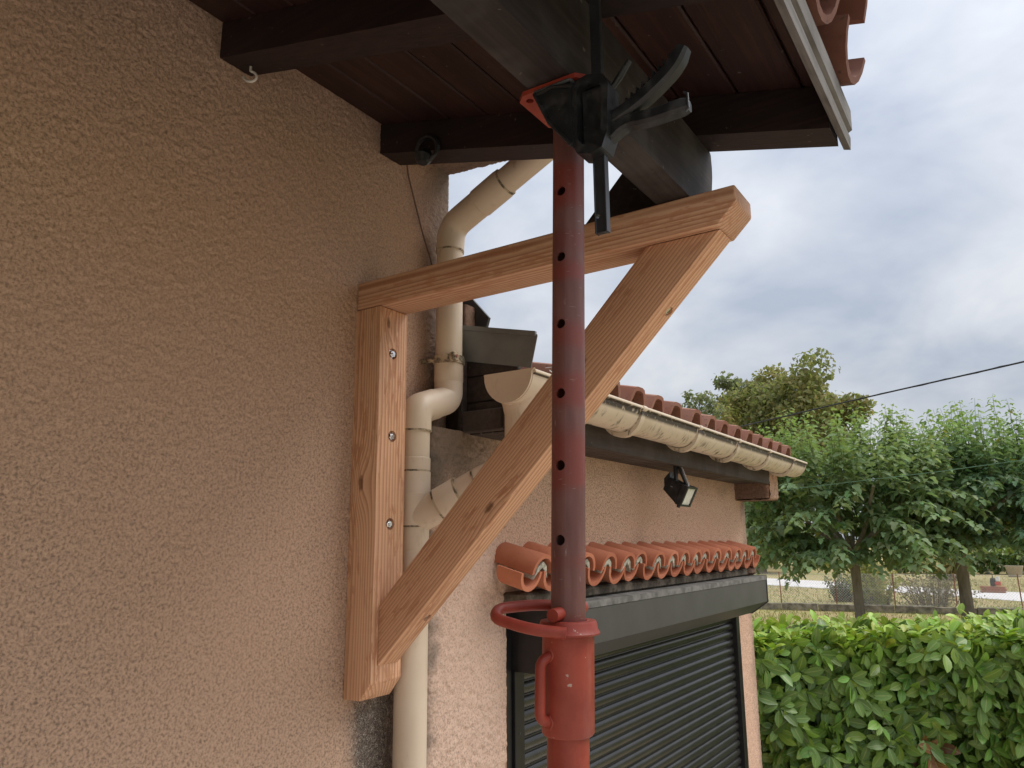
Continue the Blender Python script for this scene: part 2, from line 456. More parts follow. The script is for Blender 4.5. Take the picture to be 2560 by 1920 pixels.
WLOC = {}
def mesh_from(name, v, f, smooth=False):
    me = bpy.data.meshes.new(name)
    me.from_pydata([tuple(q) for q in v], [], f); me.update()
    if smooth: me.polygons.foreach_set('use_smooth', [True] * len(me.polygons))
    return me
def smooth_angle(me, deg=38):
    me.polygons.foreach_set('use_smooth', [True] * len(me.polygons))
    me.update()
    import bmesh
    bm = bmesh.new(); bm.from_mesh(me); a = math.radians(deg)
    for e in bm.edges:
        if len(e.link_faces) == 2 and e.calc_face_angle(0) > a: e.smooth = False
    bm.to_mesh(me); bm.free()
def recalc(me):
    import bmesh
    bm = bmesh.new(); bm.from_mesh(me); bmesh.ops.recalc_face_normals(bm, faces=bm.faces); bm.to_mesh(me); bm.free()
def link(o, parent, wloc):
    COL.objects.link(o)
    WLOC[o.name] = Vector(wloc)
    if parent is not None:
        o.parent = parent; o.location = Vector(wloc) - WLOC[parent.name]
    else: o.location = wloc
    return o
def thing(name, loc, label, cat, group=None):
    o = bpy.data.objects.new(name, None); o.empty_display_size = .1
    link(o, None, loc); o['label'] = label; o['category'] = cat
    if group: o['group'] = group
    return o
def part(name, mb, mat, parent=None, smooth=True, at=None, fix=True, label=None, kind=None):
    """mesh object from world-space geometry; its origin sits at `at` (or its parent's origin)"""
    loc = Vector(at) if at is not None else (WLOC[parent.name] if parent is not None else Vector((0, 0, 0)))
    me = mesh_from(name, [Vector(q) - loc for q in mb.v], mb.f)
    if fix: recalc(me)
    if smooth: smooth_angle(me)
    me.materials.append(mat)
    o = bpy.data.objects.new(name, me); link(o, parent, loc)
    if label: o['label'] = label
    if kind: o['kind'] = kind
    return o
def copy_to(src, parent, wloc, rot=None, scale=None):
    o = src.copy(); COL.objects.link(o); WLOC[o.name] = Vector(wloc)
    o.parent = parent; o.location = Vector(wloc) - (WLOC[parent.name] if parent is not None else Vector((0, 0, 0)))
    if rot is not None: o.rotation_euler = rot
    if scale is not None: o.scale = scale
    return o
def struct(name, mb, mat, smooth=False):
    o = part(name, mb, mat, None, smooth); o['kind'] = 'structure'; return o
def cut(o, cutters):
    """drill holes: boolean evaluated once, cutters thrown away"""
    tmp = []
    for mb in cutters:
        me = mesh_from('cut', mb.v, mb.f); recalc(me); c = bpy.data.objects.new('cut', me); COL.objects.link(c); tmp.append(c)
        md = o.modifiers.new('b', 'BOOLEAN'); md.object = c; md.operation = 'DIFFERENCE'; md.solver = 'EXACT'
    bpy.context.view_layer.update()
    dg = bpy.context.evaluated_depsgraph_get()
    me = bpy.data.meshes.new_from_object(o.evaluated_get(dg))
    o.modifiers.clear(); me.name = o.name; o.data = me
    for c in tmp: bpy.data.objects.remove(c)
    smooth_angle(me)

# numpy value noise for relief on the roughcast
def vnoise(p, f, seed=0):
    q = np.asarray(p) * f + 1000.0; i = np.floor(q).astype(np.int64); t = q - i; t = t * t * (3 - 2 * t)
    def h(a, b, c):
        n = (a * 73856093) ^ (b * 19349663) ^ (c * 83492791) ^ (seed * 2654435761)
        n = (n ^ (n >> 13)) * 1274126177 & 0x7fffffff
        return ((n ^ (n >> 16)) & 0xffff) / 65535.0
    r = 0
    for a in (0, 1):
        for b in (0, 1):
            for c in (0, 1):
                wgt = (t[:, 0] if a else 1 - t[:, 0]) * (t[:, 1] if b else 1 - t[:, 1]) * (t[:, 2] if c else 1 - t[:, 2])
                r = r + wgt * h(i[:, 0] + a, i[:, 1] + b, i[:, 2] + c)
    return r - .5
def np_mesh(name, V, F, smooth=True):
    me = bpy.data.meshes.new(name); V = np.asarray(V, np.float32); F = np.asarray(F, np.int32); k = F.shape[1]
    me.vertices.add(len(V)); me.vertices.foreach_set('co', V.ravel())
    me.loops.add(F.size); me.loops.foreach_set('vertex_index', F.ravel())
    me.polygons.add(len(F)); me.polygons.foreach_set('loop_start', np.arange(0, F.size, k, dtype=np.int32))
    me.polygons.foreach_set('loop_total', np.full(len(F), k, np.int32))
    me.polygons.foreach_set('use_smooth', np.full(len(F), smooth, bool))
    me.update(calc_edges=True); return me
def sheet(path, nrm, ext, e0, e1, step, amp, f=150, seed=1):
    """roughcast sheet: 2-D path (points, normals) swept along `ext`, with real relief"""
    P = np.array([list(p) for p in path], float); N = np.array([list(n) for n in nrm], float); E = np.array(ext, float)
    k = max(2, int((e1 - e0) / step)); t = np.linspace(e0, e1, k + 1)
    V = (P[:, None, :] + E[None, None, :] * t[None, :, None]).reshape(-1, 3)
    NN = np.repeat(N, k + 1, axis=0)
    d = vnoise(V, f, seed) * amp * 2 + vnoise(V, f * .5, seed + 5) * amp * 1.5
    V = V + NN * d[:, None]
    m = k + 1; n = len(P)
    a = (np.arange(n - 1)[:, None] * m + np.arange(k)[None, :]).ravel()
    F = np.stack([a, a + m, a + m + 1, a + 1], 1)
    return V, F
def wrap(pts, rad, step):
    """plan polyline with rounded corners resampled at `step`, with left-hand normals (2-D)"""
    q = fillet([Vector((a, b, 0)) for a, b in pts], rad, 6) if len(pts) > 2 else [Vector((a, b, 0)) for a, b in pts]
    L = [0]
    for i in range(1, len(q)): L.append(L[-1] + (q[i] - q[i - 1]).length)
    n = max(2, int(L[-1] / step)); out = []
    ts = sorted(set(list(np.linspace(0, L[-1], n + 1))))
    j = 0
    for s_ in ts:
        while j < len(L) - 2 and L[j + 1] < s_: j += 1
        u = (s_ - L[j]) / max(1e-9, L[j + 1] - L[j]); out.append(q[j].lerp(q[j + 1], min(1, max(0, u))))
    nr = []
    for i in range(len(out)):
        t = (out[min(i + 1, len(out) - 1)] - out[max(i - 1, 0)]).normalized(); nr.append((t.y, -t.x))
    return [(p.x, p.y) for p in out], nr
def join_np(parts):
    V = []; F = []; b = 0
    for v, f in parts: V.append(v); F.append(f + b); b += len(v)
    return np.concatenate(V), np.concatenate(F)
def part_np(name, V, F, mat, parent, smooth=True):
    loc = WLOC[parent.name]
    me = np_mesh(name, V - np.array(loc)[None, :], F, smooth); me.materials.append(mat)
    o = bpy.data.objects.new(name, me); link(o, parent, loc); return o

# ================================================================== SETTING
g = MB().add([(-900, -900, GZ), (900, -900, GZ), (900, 900, GZ), (-900, 900, GZ)], [(0, 1, 2, 3)])
struct('lawn', g, LAWN)
t = MB().box((-.2, -7, GZ - .1), (5.0, 4.35, GZ + .06))  # unseen pale slab, added to bounce light onto the walls
struct('bounce_slab', t, CONC_L)
pl = [(-30, 49, 44), (-14, 45.0, 39.6), (-7.3, 41.5, 36.0), (-4.1, 38.8, 34.6), (-1.5, 37.3, 33.1), (1.0, 36.2, 31.2), (5, 33.6, 28.6), (14, 28.8, 24.2)]
g = MB()
g.add([(x, a, GZ + .012) for x, a, b in pl] + [(x, b, GZ + .012) for x, a, b in pl], [(i, i + len(pl), i + 1 + len(pl), i + 1) for i in range(len(pl) - 1)])
struct('path', g, GRAVEL)

# ================================================================== MAIN HOUSE
H = thing('main_house', (0, 1.0, GZ), 'house with dark pink roughcast wall and dark wooden eaves overhead', 'house')
SL = .2665                                              # roof fall per metre outward
zr = lambda X: 1.0085 - SL * X                          # underside of rafters
# wall facing the viewer: fine roughcast near, plain sheet elsewhere; wraps round the far corner
pth, nr = wrap([(0, .34), (0, 1.628), (-.24, 1.628)], .016, .0035)
P3 = [(a, b, 0) for a, b in pth]; N3 = [(c, d, 0) for c, d in nr]
A1 = sheet(P3, N3, (0, 0, 1), -.72, 1.10, .0034, .0013, 230, 3)
pth, nr = wrap([(0, -7), (0, .34)], 0, .5)
A2 = sheet([(a, b, 0) for a, b in pth], [(1, 0, 0)] * len(pth), (0, 0, 1), GZ, 1.12, .5, 0)
pth, nr = wrap([(0, .34), (0, 1.628), (-6, 1.628)], .018, .4)
A3 = sheet([(a, b, 0) for a, b in pth], [(c, d, 0) for c, d in nr], (0, 0, 1), GZ, -.72, .5, 0)
A4 = (np.array([(0, 1.628, -.72), (-6, 1.628, -.72), (-6, 1.628, 2.4), (0, 1.628, 1.0)], float) - np.array([.2, .003, 0]), np.array([[0, 1, 2, 3]]))
V, F = join_np([A1, A2, A3, A4])
part_np('wall', V, F, STUCCO_A, H)
# masonry shoulder carrying the end of the eaves (section in Y-Z swept outward along the slope)
pth, nr = wrap([(1.415, .16), (1.415, .062), (1.628, .062), (1.628, .16)], .012, .0045)
V, F = sheet([(0, a, b + .0) for a, b in pth], [(0, c, d) for c, d in nr], (1, 0, -.085), -.02, .62, .0040, .0021, 190, 3)
V[:, 2] += 1.0095
part_np('corbel', V, F, STUCCO_A, H)
# rafters
RY = [-2.05 + .4867 * k for k in range(8)]
RY = [1.3275 - .4870 * k for k in range(9)]
for y0 in RY:
    mb = MB(); x0, x1 = -.15, 1.098
    p = lambda X, d: (X, zr(X) + d)
    mb.prism([p(x0, 0), p(x1, 0), p(x1, .084), p(x0, .084)], 1, y0, y0 + .078)
    part('rafter', mb, W_RAFTER, H, False)
# purlin with its rounded weathered end
mb = MB()
prof = [(-4, .628), (1.396, .628), (1.404, .694), (1.412, .725), (1.414, .747), (1.412, .775), (1.408, .797), (1.402, .806), (-4, .806)]
top = lambda X: zr(X) + .0005
mb.loft([[(.790, a, b if b < .79 else top(.79) - .001) for a, b in prof], [(.8555, a, b if b < .79 else top(.8555) - .001) for a, b in prof]])
part('purlin', mb, W_PURLIN, H, False)
mb = MB().prism([(.674, .772), (.788, .772), (.788, .64), (.545, .64)], 1, 1.372, 1.415)
part('strut_stub', mb, W_PURLIN, H, False)
# soffit boards running along the eave, each its own board with a small open joint
bw = .118; k = 0
x = -.12
while x < 1.10:
    x1 = min(x + bw - .004, 1.101)
    mb = MB(); p = lambda X, d: (X, zr(X) + .0845 + d)
    dz = random.uniform(0, .0015)
    mb.prism([p(x + .004, dz), p(x1 - .004, dz), p(x1, dz + .004), p(x1, .017), p(x, .017), p(x, dz + .004)], 1, -4.2, 1.402 + random.uniform(-.004, .004))
    part('soffit_board', mb, W_BOARD, H, False)
    x += bw
# roof deck above (keeps the light out) and gable infill
mb = MB(); p = lambda X, d: (X, zr(X) + .103 + d)
mb.prism([p(-6, 0), p(1.10, 0), p(1.06, .012), p(-6, .03)], 1, -7, 1.425)
part('roof_deck', mb, W_RAFTER, H, False)
# fascia: grooved board on the rafter ends
mb = MB()
fx = 1.102
prof = [(fx, .722), (fx + .012, .718), (fx + .014, .742), (fx + .0105, .746), (fx + .0105, .753), (fx + .018, .757), (fx + .019, .798), (fx, .802)]
mb.prism(prof, 1, -4, 1.437)
part('fascia_board', mb, W_FASCIA, H, False)
# canal tiles along the eave: channels and covers, each a tile
def canal(r0, r1, L, th=.012, n=9, up=True, arc=math.pi):
    """half-pipe tile along +x from 0 to L, radius r0 at x=0 and r1 at x=L; up: cover (arch)"""
    mb = MB(); sg = 1 if up else -1
    rings = []
    for X, r in ((0, r0), (L, r1)):
        o = [(X, -r * math.cos(arc * j / n + (math.pi - arc) / 2), sg * r * math.sin(arc * j / n + (math.pi - arc) / 2)) for j in range(n + 1)]
        ri = r - th
        i_ = [(X, -ri * math.cos(arc * j / n + (math.pi - arc) / 2), sg * ri * math.sin(arc * j / n + (math.pi - arc) / 2)) for j in reversed(range(n + 1))]
        rings.append(o + i_)
    mb.loft(rings, cap=False)
    m2 = 2 * (n + 1)
    for e in (0, 1):
        for j in range(n):
            q = (j, j + 1, m2 - 2 - j, m2 - 1 - j); mb.f.append(tuple(e * m2 + a for a in q))
    return mb
def tile_mesh(name, mb, mat):
    me = mesh_from(name, mb.v, mb.f); recalc(me); smooth_angle(me, 40); me.materials.append(mat); return me
def place_tile(name, me, parent, loc, rot):
    o = bpy.data.objects.new(name, me); COL.objects.link(o); WLOC[o.name] = Vector(loc); o.parent = parent
    o.location = Vector(loc) - WLOC[parent.name]; o.rotation_euler = rot; return o
TILE_TOP = tile_mat('dark_terracotta', (.16, .066, .046), (.20, .095, .068), .7)
TC = tile_mesh('roof_tile', canal(.080, .090, .42, .013), TILE_TOP)
TU = tile_mesh('roof_tile', canal(.088, .078, .42, .013, up=False), TILE_TOP)
tilt = math.atan(SL)
for i in range(12):
    y = 1.350 - .2 * i
    ztop = lambda X: zr(X) + .118
    for row in range(2):
        X = .742 - .36 * row + random.uniform(-.012, .012)
        place_tile('roof_tile', TU, H, (X, y, ztop(X) + .063 + .006 * row), (random.uniform(-.02, .02), tilt, random.uniform(-.02, .02)))
        place_tile('roof_tile', TC, H, (X + .015, y - .1, ztop(X) + .085 + .012 * row), (random.uniform(-.03, .03), tilt, random.uniform(-.02, .02)))

# ================================================================== ANNEXE
B = thing('annexe', (.068, 2.8, GZ), 'low pink stuccoed annexe with tiled roof beyond the bracket', 'building')
Xb = .068
parts_ = []
pth, nr = wrap([(-.02, 1.47), (Xb, 1.47), (Xb, 1.81)], .022, .0045)
parts_.append(sheet([(a, b, 0) for a, b in pth], [(c, d, 0) for c, d in nr], (0, 0, 1), -.80, .292, .0040, .0030, 150, 3))
pth, nr = wrap([(Xb, 1.81), (Xb, 3.868)], 0, .006)
parts_.append(sheet([(a, b, 0) for a, b in pth], [(1, 0, 0)] * len(pth), (0, 0, 1), -.175, .292, .006, .0019, 140, 3))
pth, nr = wrap([(Xb, 3.868), (Xb, 4.105), (-.6, 4.105)], .02, .007)
parts_.append(sheet([(a, b, 0) for a, b in pth], [(c, d, 0) for c, d in nr], (0, 0, 1), -1.25, .40, .007, .0019, 140, 3))
# lower plain walling, reveals, back of the opening, top of the wall
def q4(*p): return (np.array(p, float), np.array([[0, 1, 2, 3]]))
parts_ += [q4((Xb, 1.47, GZ), (Xb, 1.81, GZ), (Xb, 1.81, -.80), (Xb, 1.47, -.80)), q4((-.02, 1.47, GZ), (Xb, 1.47, GZ), (Xb, 1.47, -.80), (-.02, 1.47, -.80)),
           q4((Xb, 3.868, GZ), (Xb, 4.105, GZ), (Xb, 4.105, -1.25), (Xb, 3.868, -1.25)), q4((Xb, 4.105, GZ), (-4, 4.105, GZ), (-4, 4.105, -1.25), (Xb, 4.105, -1.25)),
           q4((-.6, 4.105, -1.25), (-4, 4.105, -1.25), (-4, 4.105, 1.2), (-.6, 4.105, .4)),
           q4((Xb, 1.81, GZ), (-.1, 1.81, GZ), (-.1, 1.81, -.15), (Xb, 1.81, -.15)), q4((Xb, 3.868, GZ), (-.1, 3.868, GZ), (-.1, 3.868, -.15), (Xb, 3.868, -.15)),
           q4((Xb, 1.81, -.175), (Xb, 3.868, -.175), (-.1, 3.868, -.175), (-.1, 1.81, -.175)), q4((-.1, 1.81, GZ), (-.1, 3.868, GZ), (-.1, 3.868, -.15), (-.1, 1.81, -.15)),
           q4((Xb - .004, 1.475, .2905), (Xb - .004, 1.72, .2905), (-.02, 1.72, .2905), (-.02, 1.475, .2905))]
V, F = join_np(parts_)
part_np('wall', V, F, STUCCO_B, B)
# corbel at the far end
pth, nr = wrap([(.06, .200), (.250, .200), (.250, .43)], .022, .006)
parts_ = [sheet([(a, 0, b) for a, b in pth], [(c, 0, d) for c, d in nr], (0, 1, 0), 3.940, 4.092, .006, .0022, 140, 3)]
k1, k2 = 34, 40
gx, gz = np.meshgrid(np.linspace(.06, .244, k1), np.linspace(.206, .43, k2), indexing='ij')
for yy, sg in ((3.940, -1), (4.092, 1)):
    VV = np.stack([gx.ravel(), np.full(gx.size, yy), gz.ravel()], 1); VV[:, 1] += sg * (vnoise(VV, 140, 3) * .004 + .0)
    a = (np.arange(k1 - 1)[:, None] * k2 + np.arange(k2 - 1)[None, :]).ravel()
    parts_.append((VV, np.stack([a, a + k2, a + k2 + 1, a + 1], 1)))
V, F = join_np(parts_)
part_np('corbel', V, F, STUCCO_C, B)
part('fascia_board', MB().box((.2300, 1.60, .275), (.2500, 3.938, .405), .003), W_EAVE, B, False)
for k in range(4):
    x0 = .074 + k * .039
    part('soffit_board', MB().prism([(x0 + .003, .2840), (x0 + .035, .2840), (x0 + .038, .288), (x0 + .038, .298), (x0, .298), (x0, .288)], 1, 1.63, 3.937), W_EAVE, B, False)
# boarded verge against the house: planks, cover strip, grey metal flashing
zf = lambda X: .607 - .233 * X
for k, (z0, z1) in enumerate(((.296, .372), (.375, .445), (.448, .52))):
    part('verge_board', MB().box((-.30, 1.632, z0), (.232, 1.650, z1), .002), W_EAVE, B, False)
part('cover_strip', MB().box((.050, 1.606, .294), (.066, 1.630, .50), .002), W_EAVE, B, False)
part('rafter_foot', MB().box((.070, 1.600, .287), (.200, 1.630, .345), .003), W_EAVE, B, False)
part('trim_piece', MB().box((.206, 1.596, .285), (.214, 1.628, .345), .001), W_EAVE, B, False)
mb = MB()
mb.prism([(-.05, zf(-.05) - .103), (.285, zf(.285) - .100), (.3055, zf(.3055) - .013), (.3055, zf(.3055) - .008), (-.05, zf(-.05) - .012)], 1, 1.612, 1.6145)
mb.prism([(-.05, zf(-.05) - .013), (.301, zf(.301) - .013), (.301, zf(.301)), (-.05, zf(-.05))], 1, 1.6085, 1.617)
part('verge_flashing', mb, FLASH, B, False)
mb = MB()
mb.prism([(-.20, .745), (-.02, .735), (.056, .650), (.047, .622), (.006, .632), (.003, .668), (-.04, .705), (-.20, .715)], 1, 1.745, 1.755)
part('upper_flashing', mb, plain('dark_flashing', (.045, .043, .042), .5), B, False)
pth, nr = wrap([(-.25, 1.70), (.004, 1.70), (.004, 1.76)], .012, .006)
V, F = sheet([(a, b, 0) for a, b in pth], [(c, d, 0) for c, d in nr], (0, 0, 1), .50, .69, .006, .0018, 140, 3)
part_np('upstand', V, F, STUCCO_C, B)
# roof: deck, then channel and cover tiles in courses
SB = .233
zb = lambda X: .395 - SB * (X - .25)
mb = MB().prism([(-3.5, zb(-3.5)), (.255, zb(.255)), (.255, zb(.255) + .02), (-3.5, zb(-3.5) + .02)], 1, 1.66, 4.10)
part('roof_deck', mb, W_EAVE, B, False)
def trap(r, L, th, h, flare=1.0):
    """cover tile with the flattened crown these tiles have"""
    pr = [(-r, 0), (-r * .80, h * .55), (-r * .52, h * .93), (-r * .25, h), (r * .25, h), (r * .52, h * .93), (r * .80, h * .55), (r, 0)]
    rings = []
    for X, s_ in ((0, .93), (L, 1.0)):
        o = [(X, a * s_, b * s_) for a, b in pr]; i_ = [(X, a * s_ * (1 - th / r), (b - th) * s_ if b > 0 else 0) for a, b in reversed(pr)]
        rings.append(o + i_)
    mb = MB(); mb.loft(rings, cap=False); n = len(pr); m2 = 2 * n
    for e in (0, 1):
        for j in range(n - 1):
            mb.f.append(tuple(e * m2 + a for a in (j, j + 1, m2 - 2 - j, m2 - 1 - j)))
    return mb
BC = tile_mesh('roof_tile', trap(.066, .40, .013, .074), TILE_OLD)
BU = tile_mesh('roof_tile', canal(.066, .060, .40, .012, up=False, arc=2.3), TILE_OLD)
tb = math.atan(SB)
for k in range(15):
    y = 2.212 - .1725 * 2 + .1725 * k
    if y < 1.74: continue
    if y > 4.14: break
    for row in range(3):
        X = -.085 - .34 * row + random.uniform(-.008, .008)
        z0 = zb(X) + .022
        rot = (random.uniform(-.03, .03), tb, random.uniform(-.02, .02))
        place_tile('roof_tile', BC, B, (X, y, z0 + .008 + .01 * row), rot)
        if row < 2: place_tile('roof_tile', BU, B, (X - .03, y + .086, z0 + .062 + .008 * row), (0, tb, 0))
# verge tile on edge at the near end with bird wire under it
mb = MB()
rr = random.Random(5)
for a in range(7):
    y = 1.70 + a * .022
    for b in range(3):
        mb.tube([(.30 - b * .012, y, .425 + rr.uniform(0, .035)), (.31, y + .011 + rr.uniform(-.006, .006), .445 + rr.uniform(-.02, .02)), (.30, y + .022, .425 + rr.uniform(0, .035))], .0009, 4)
part('bird_wire', mb, GALV, B, False)

# ================================================================== TIMBER BRACKET
K = thing('timber_bracket', (.04, 1.312, -.34), 'new pale timber wall bracket, post with beam and diagonal brace', 'bracket')
def timber(name, prof, depth, mat, origin, rot, bev=.0035):
    """2-D outline (local x across, z along the grain) extruded `depth` in local y, edges eased"""
    import bmesh
    mb = MB(); mb.prism(prof, 1, -depth / 2, depth / 2)
    me = mesh_from(name, mb.v, mb.f); recalc(me)
    bm = bmesh.new(); bm.from_mesh(me)
    bmesh.ops.bevel(bm, geom=bm.edges[:], offset=bev, segments=2, affect='EDGES', profile=.5)
    bm.to_mesh(me); bm.free(); smooth_angle(me, 30); me.materials.append(mat)
    o = bpy.data.objects.new(name, me); link(o, K, origin); o.rotation_euler = rot; return o
# post: local x = world X
post = timber('post', [(-.041, 0), (.0095, 0), (.0415, .040), (.0415, .897), (-.041, .897)], .098, W_POST, (.0415 + .0005, 1.3135, -.340), (0, -.004, 0), .003)
# beam: local z -> world +X, local x -> world -Z
beam = timber('beam', [(-.0345, 0), (.0345, 0), (.0345, .904), (-.0015, .9405), (-.0345, .9405)], .098, W_BEAM, (.001, 1.3135, .5925), (0, math.pi / 2, 0), .004)
# brace at 45 degrees: local z along (1,0,1)/sqrt2, local x along (1,0,-1)/sqrt2 (its lower face is +x)
s2 = math.sqrt(.5)
def br(X, Z):
    a, b = X - .0825, Z + .268
    return ((a - b) * s2, (a + b) * s2)
bp = [br(.0835, -.268), br(.905, .5553), br(.757, .5568), br(.0835, -.134)]
bp = [br(.0835, -.267), br(.9045, .5565), br(.758, .5565), br(.0835, -.1365)]
brace = timber('brace', bp, .066, W_BRACE, (.0825, 1.3170, -.268), (0, math.pi / 4, 0), .003)
bpy.context.view_layer.update()
def cyl(c, d, r, L, n=24):
    c, d = Vector(c), Vector(d).normalized(); return MB().tube([c - d * L / 2, c + d * L / 2], r, n)
def loc_cyl(o, c, d, r, L):
    mi = o.matrix_world.inverted(); mb = cyl(c, d, r, L)
    mb.v = [tuple(Vector(q)) for q in mb.v]; return mb
PB = [(.0835, 1.3115, .446), (.0835, 1.3155, .2455), (.0835, 1.3150, .041)]
cut(post, [cyl(q, (1, 0, 0), .0138, .026) for q in PB])
under = lambda s: (.08 + s, 1.330, -.268 + s)
nd = Vector((1, 0, -1)).normalized()
SB_ = [under(.105), under(.700)]
cut(brace, [cyl(q, nd, .0105, .014) for q in SB_])
for q in PB:
    c = Vector(q) - Vector((.0125, 0, 0))
    mb = MB().tube([c, c + Vector((.0018, 0, 0))], .0112, 24)
    bo = part('bolt', mb, ZINC, K)
    ang = random.uniform(0, 1); rg = []
    for X, r in ((.0018, .0090), (.0085, .0090), (.0097, .0078)):
        rg.append([c + Vector((X, r * math.cos(ang + j * math.pi / 3), r * math.sin(ang + j * math.pi / 3))) for j in range(6)])
    part('nut', MB().loft(rg), ZINC, bo, False)
    part('thread', MB().tube([c + Vector((.006, 0, 0)), c + Vector((.0130, 0, 0))], .0042, 14), ZINC, bo)
for q in SB_:
    c = Vector(q) - nd * .0065
    sc_ = part('screw', MB().tube([c, c + nd * .003, c + nd * .0042], [.0102, .0095, .0055], 18), ZINC, K)

# ================================================================== STEEL PROP
PR = thing('steel_prop', (.752, .868, GZ), 'rusty red telescopic steel prop holding up the eaves', 'prop')
ax = lambda z: Vector((.8075 + .026 * z, .868, z))
tr = lambda z0, z1, r, n=32: MB().tube([ax(z0), ax(z1)], r, n)
def pipe_mesh(z0, z1, ro, ri, n=40):
    mb = MB(); rings = []
    for z, r in ((z0, ro), (z1, ro), (z1, ri), (z0, ri)):
        rings.append([ax(z) + Vector((r * math.cos(2 * math.pi * j / n), r * math.sin(2 * math.pi * j / n), 0)) for j in range(n)])
    mb.loft(rings + [rings[0]], cap=False); return mb
inner = part('inner_tube', pipe_mesh(-.30, .617, .0222, .0188), RED_T, PR, at=ax(-.30), fix=False)
recalc(inner.data)
hd = Vector((-.62, -.80, 0)).normalized()
hd = (Vector((1.3, 0, 0)) - Vector((.815, .868, 0))).normalized(); hd = Matrix.Rotation(-.50, 3, 'Z') @ hd
hz = [.572, .477, .381, .286, .191, .096, .001]
cu = []
for z in hz:
    mb = cyl(Vector((0, 0, z + .30)) + Vector((ax(z).x - ax(-.3).x, 0, 0)), hd, .0068, .09, 18)
    mb.v = [tuple(Vector(q) + ax(-.30)) for q in mb.v]; cu.append(mb)
cut(inner, cu)
part('outer_tube', pipe_mesh(GZ + .01, -.10, .0262, .0232), RED, PR)
# threaded sleeve with flanged collar
n = 40; rings = []
for z, r in ((-.232, .0255), (-.234, .0305), (-.231, .0328), (-.130, .0328), (-.1165, .0328), (-.1165, .0342), (-.115, .0400), (-.113, .0405), (-.1085, .0375), (-.102, .0365), (-.0985, .0350), (-.0985, .0240), (-.12, .0238)):
    rings.append([ax(z) + Vector((r * math.cos(2 * math.pi * j / n), r * math.sin(2 * math.pi * j / n), 0)) for j in range(n)])
slv = part('sleeve', MB().loft(rings, cap=False), RED, PR)
# D handle welded to the sleeve (towards the viewer's left)
hv = Vector((-.62, -.78, 0)).normalized(); side = Vector((.83, .556, 0))
sdv = (-(side) * .80 + Vector((.55, -.835, 0)) * .60).normalized()
c0, c1 = ax(-.138) + sdv * .026, ax(-.216) + sdv * .026
hp = fillet([c0 + Vector((0, 0, .0)), c0 + sdv * .019 + Vector((0, 0, -.006)), c1 + sdv * .019 + Vector((0, 0, .004)), c1], .016, 8)
part('handle', MB().tube(hp, .0066, 14), RED, slv)
for c in (c0, c1):
    mb = MB(); rg = []
    for k, (t_, r) in enumerate(((-.004, .0125), (.003, .0115), (.007, .008))):
        p0 = c + sdv * t_; u = Vector((0, 0, 1)); w_ = sdv.cross(u)
        rg.append([p0 + (u * math.cos(j * math.pi / 6) * (1 + .18 * math.sin(3 * j)) + w_ * math.sin(j * math.pi / 6)) * r for j in range(12)])
    part('weld', mb.loft(rg), RED, slv)
# G-shaped locking pin: straight pin through the tube, then a loop round to the left
sr = Vector((.83, .556, 0)); tv = Vector((.5428, -.8145, 0)).normalized()
pc = ax(-.091)
gp = [pc + tv * .040 - sr * .020 + Vector((0, 0, -.018)), pc + tv * .036 - sr * .048 + Vector((0, 0, -.014)), pc + tv * .012 - sr * .100 + Vector((0, 0, -.006)), pc - tv * .022 - sr * .098 + Vector((0, 0, .004)), pc - tv * .034 - sr * .045 + Vector((0, 0, .008)), pc - tv * .034 + sr * .0 + Vector((0, 0, .004)), pc - tv * .026 + sr * .006]
gp = [pc + tv * .0415 - sr * .006 + Vector((0, 0, -.019)), pc + tv * .036 - sr * .048 + Vector((0, 0, -.015)), pc + tv * .010 - sr * .094 + Vector((0, 0, -.004)), pc - tv * .016 - sr * .090 + Vector((0, 0, .006)), pc - tv * .034 - sr * .040 + Vector((0, 0, .009)), pc - tv * .040 + sr * .004 + Vector((0, 0, .006))]
part('pin_loop', MB().tube(fillet(gp, .038, 9), .0072, 16), RED, PR)
pd_ = (Matrix.Rotation(.35, 3, 'Z') @ -hd); pd_ = -hd
part('pin', MB().tube([pc + hd * .0400 + Vector((0, 0, .001)), pc - hd * .040 + Vector((0, 0, .006))], .0082, 18), RED, PR)
# top plate
mb = MB(); cxp, cyp = .8215, .863
mb.box((cxp - .053, cyp - .052, .6175), (cxp + .055, cyp + .053, .6250))
pts_ = []
tp = part('top_plate', MB().prism([(cxp - .040, cyp - .052), (cxp + .043, cyp - .050), (cxp + .055, cyp - .036), (cxp + .055, cyp + .040), (cxp + .043, cyp + .053), (cxp - .040, cyp + .053), (cxp - .053, cyp + .040), (cxp - .053, cyp - .040)], 2, .6190, .6260), RED, PR, False)
cut(tp, [cyl((cxp + a, cyp + b, .622), (0, 0, 1), .0055, .03, 14) for a in (-.038, .038) for b in (-.036, .036)])
part('foot_plate', MB().box((.752 - .06, .868 - .06, GZ + .06), (.752 + .06, .868 + .06, GZ + .068)), RED, PR, False)

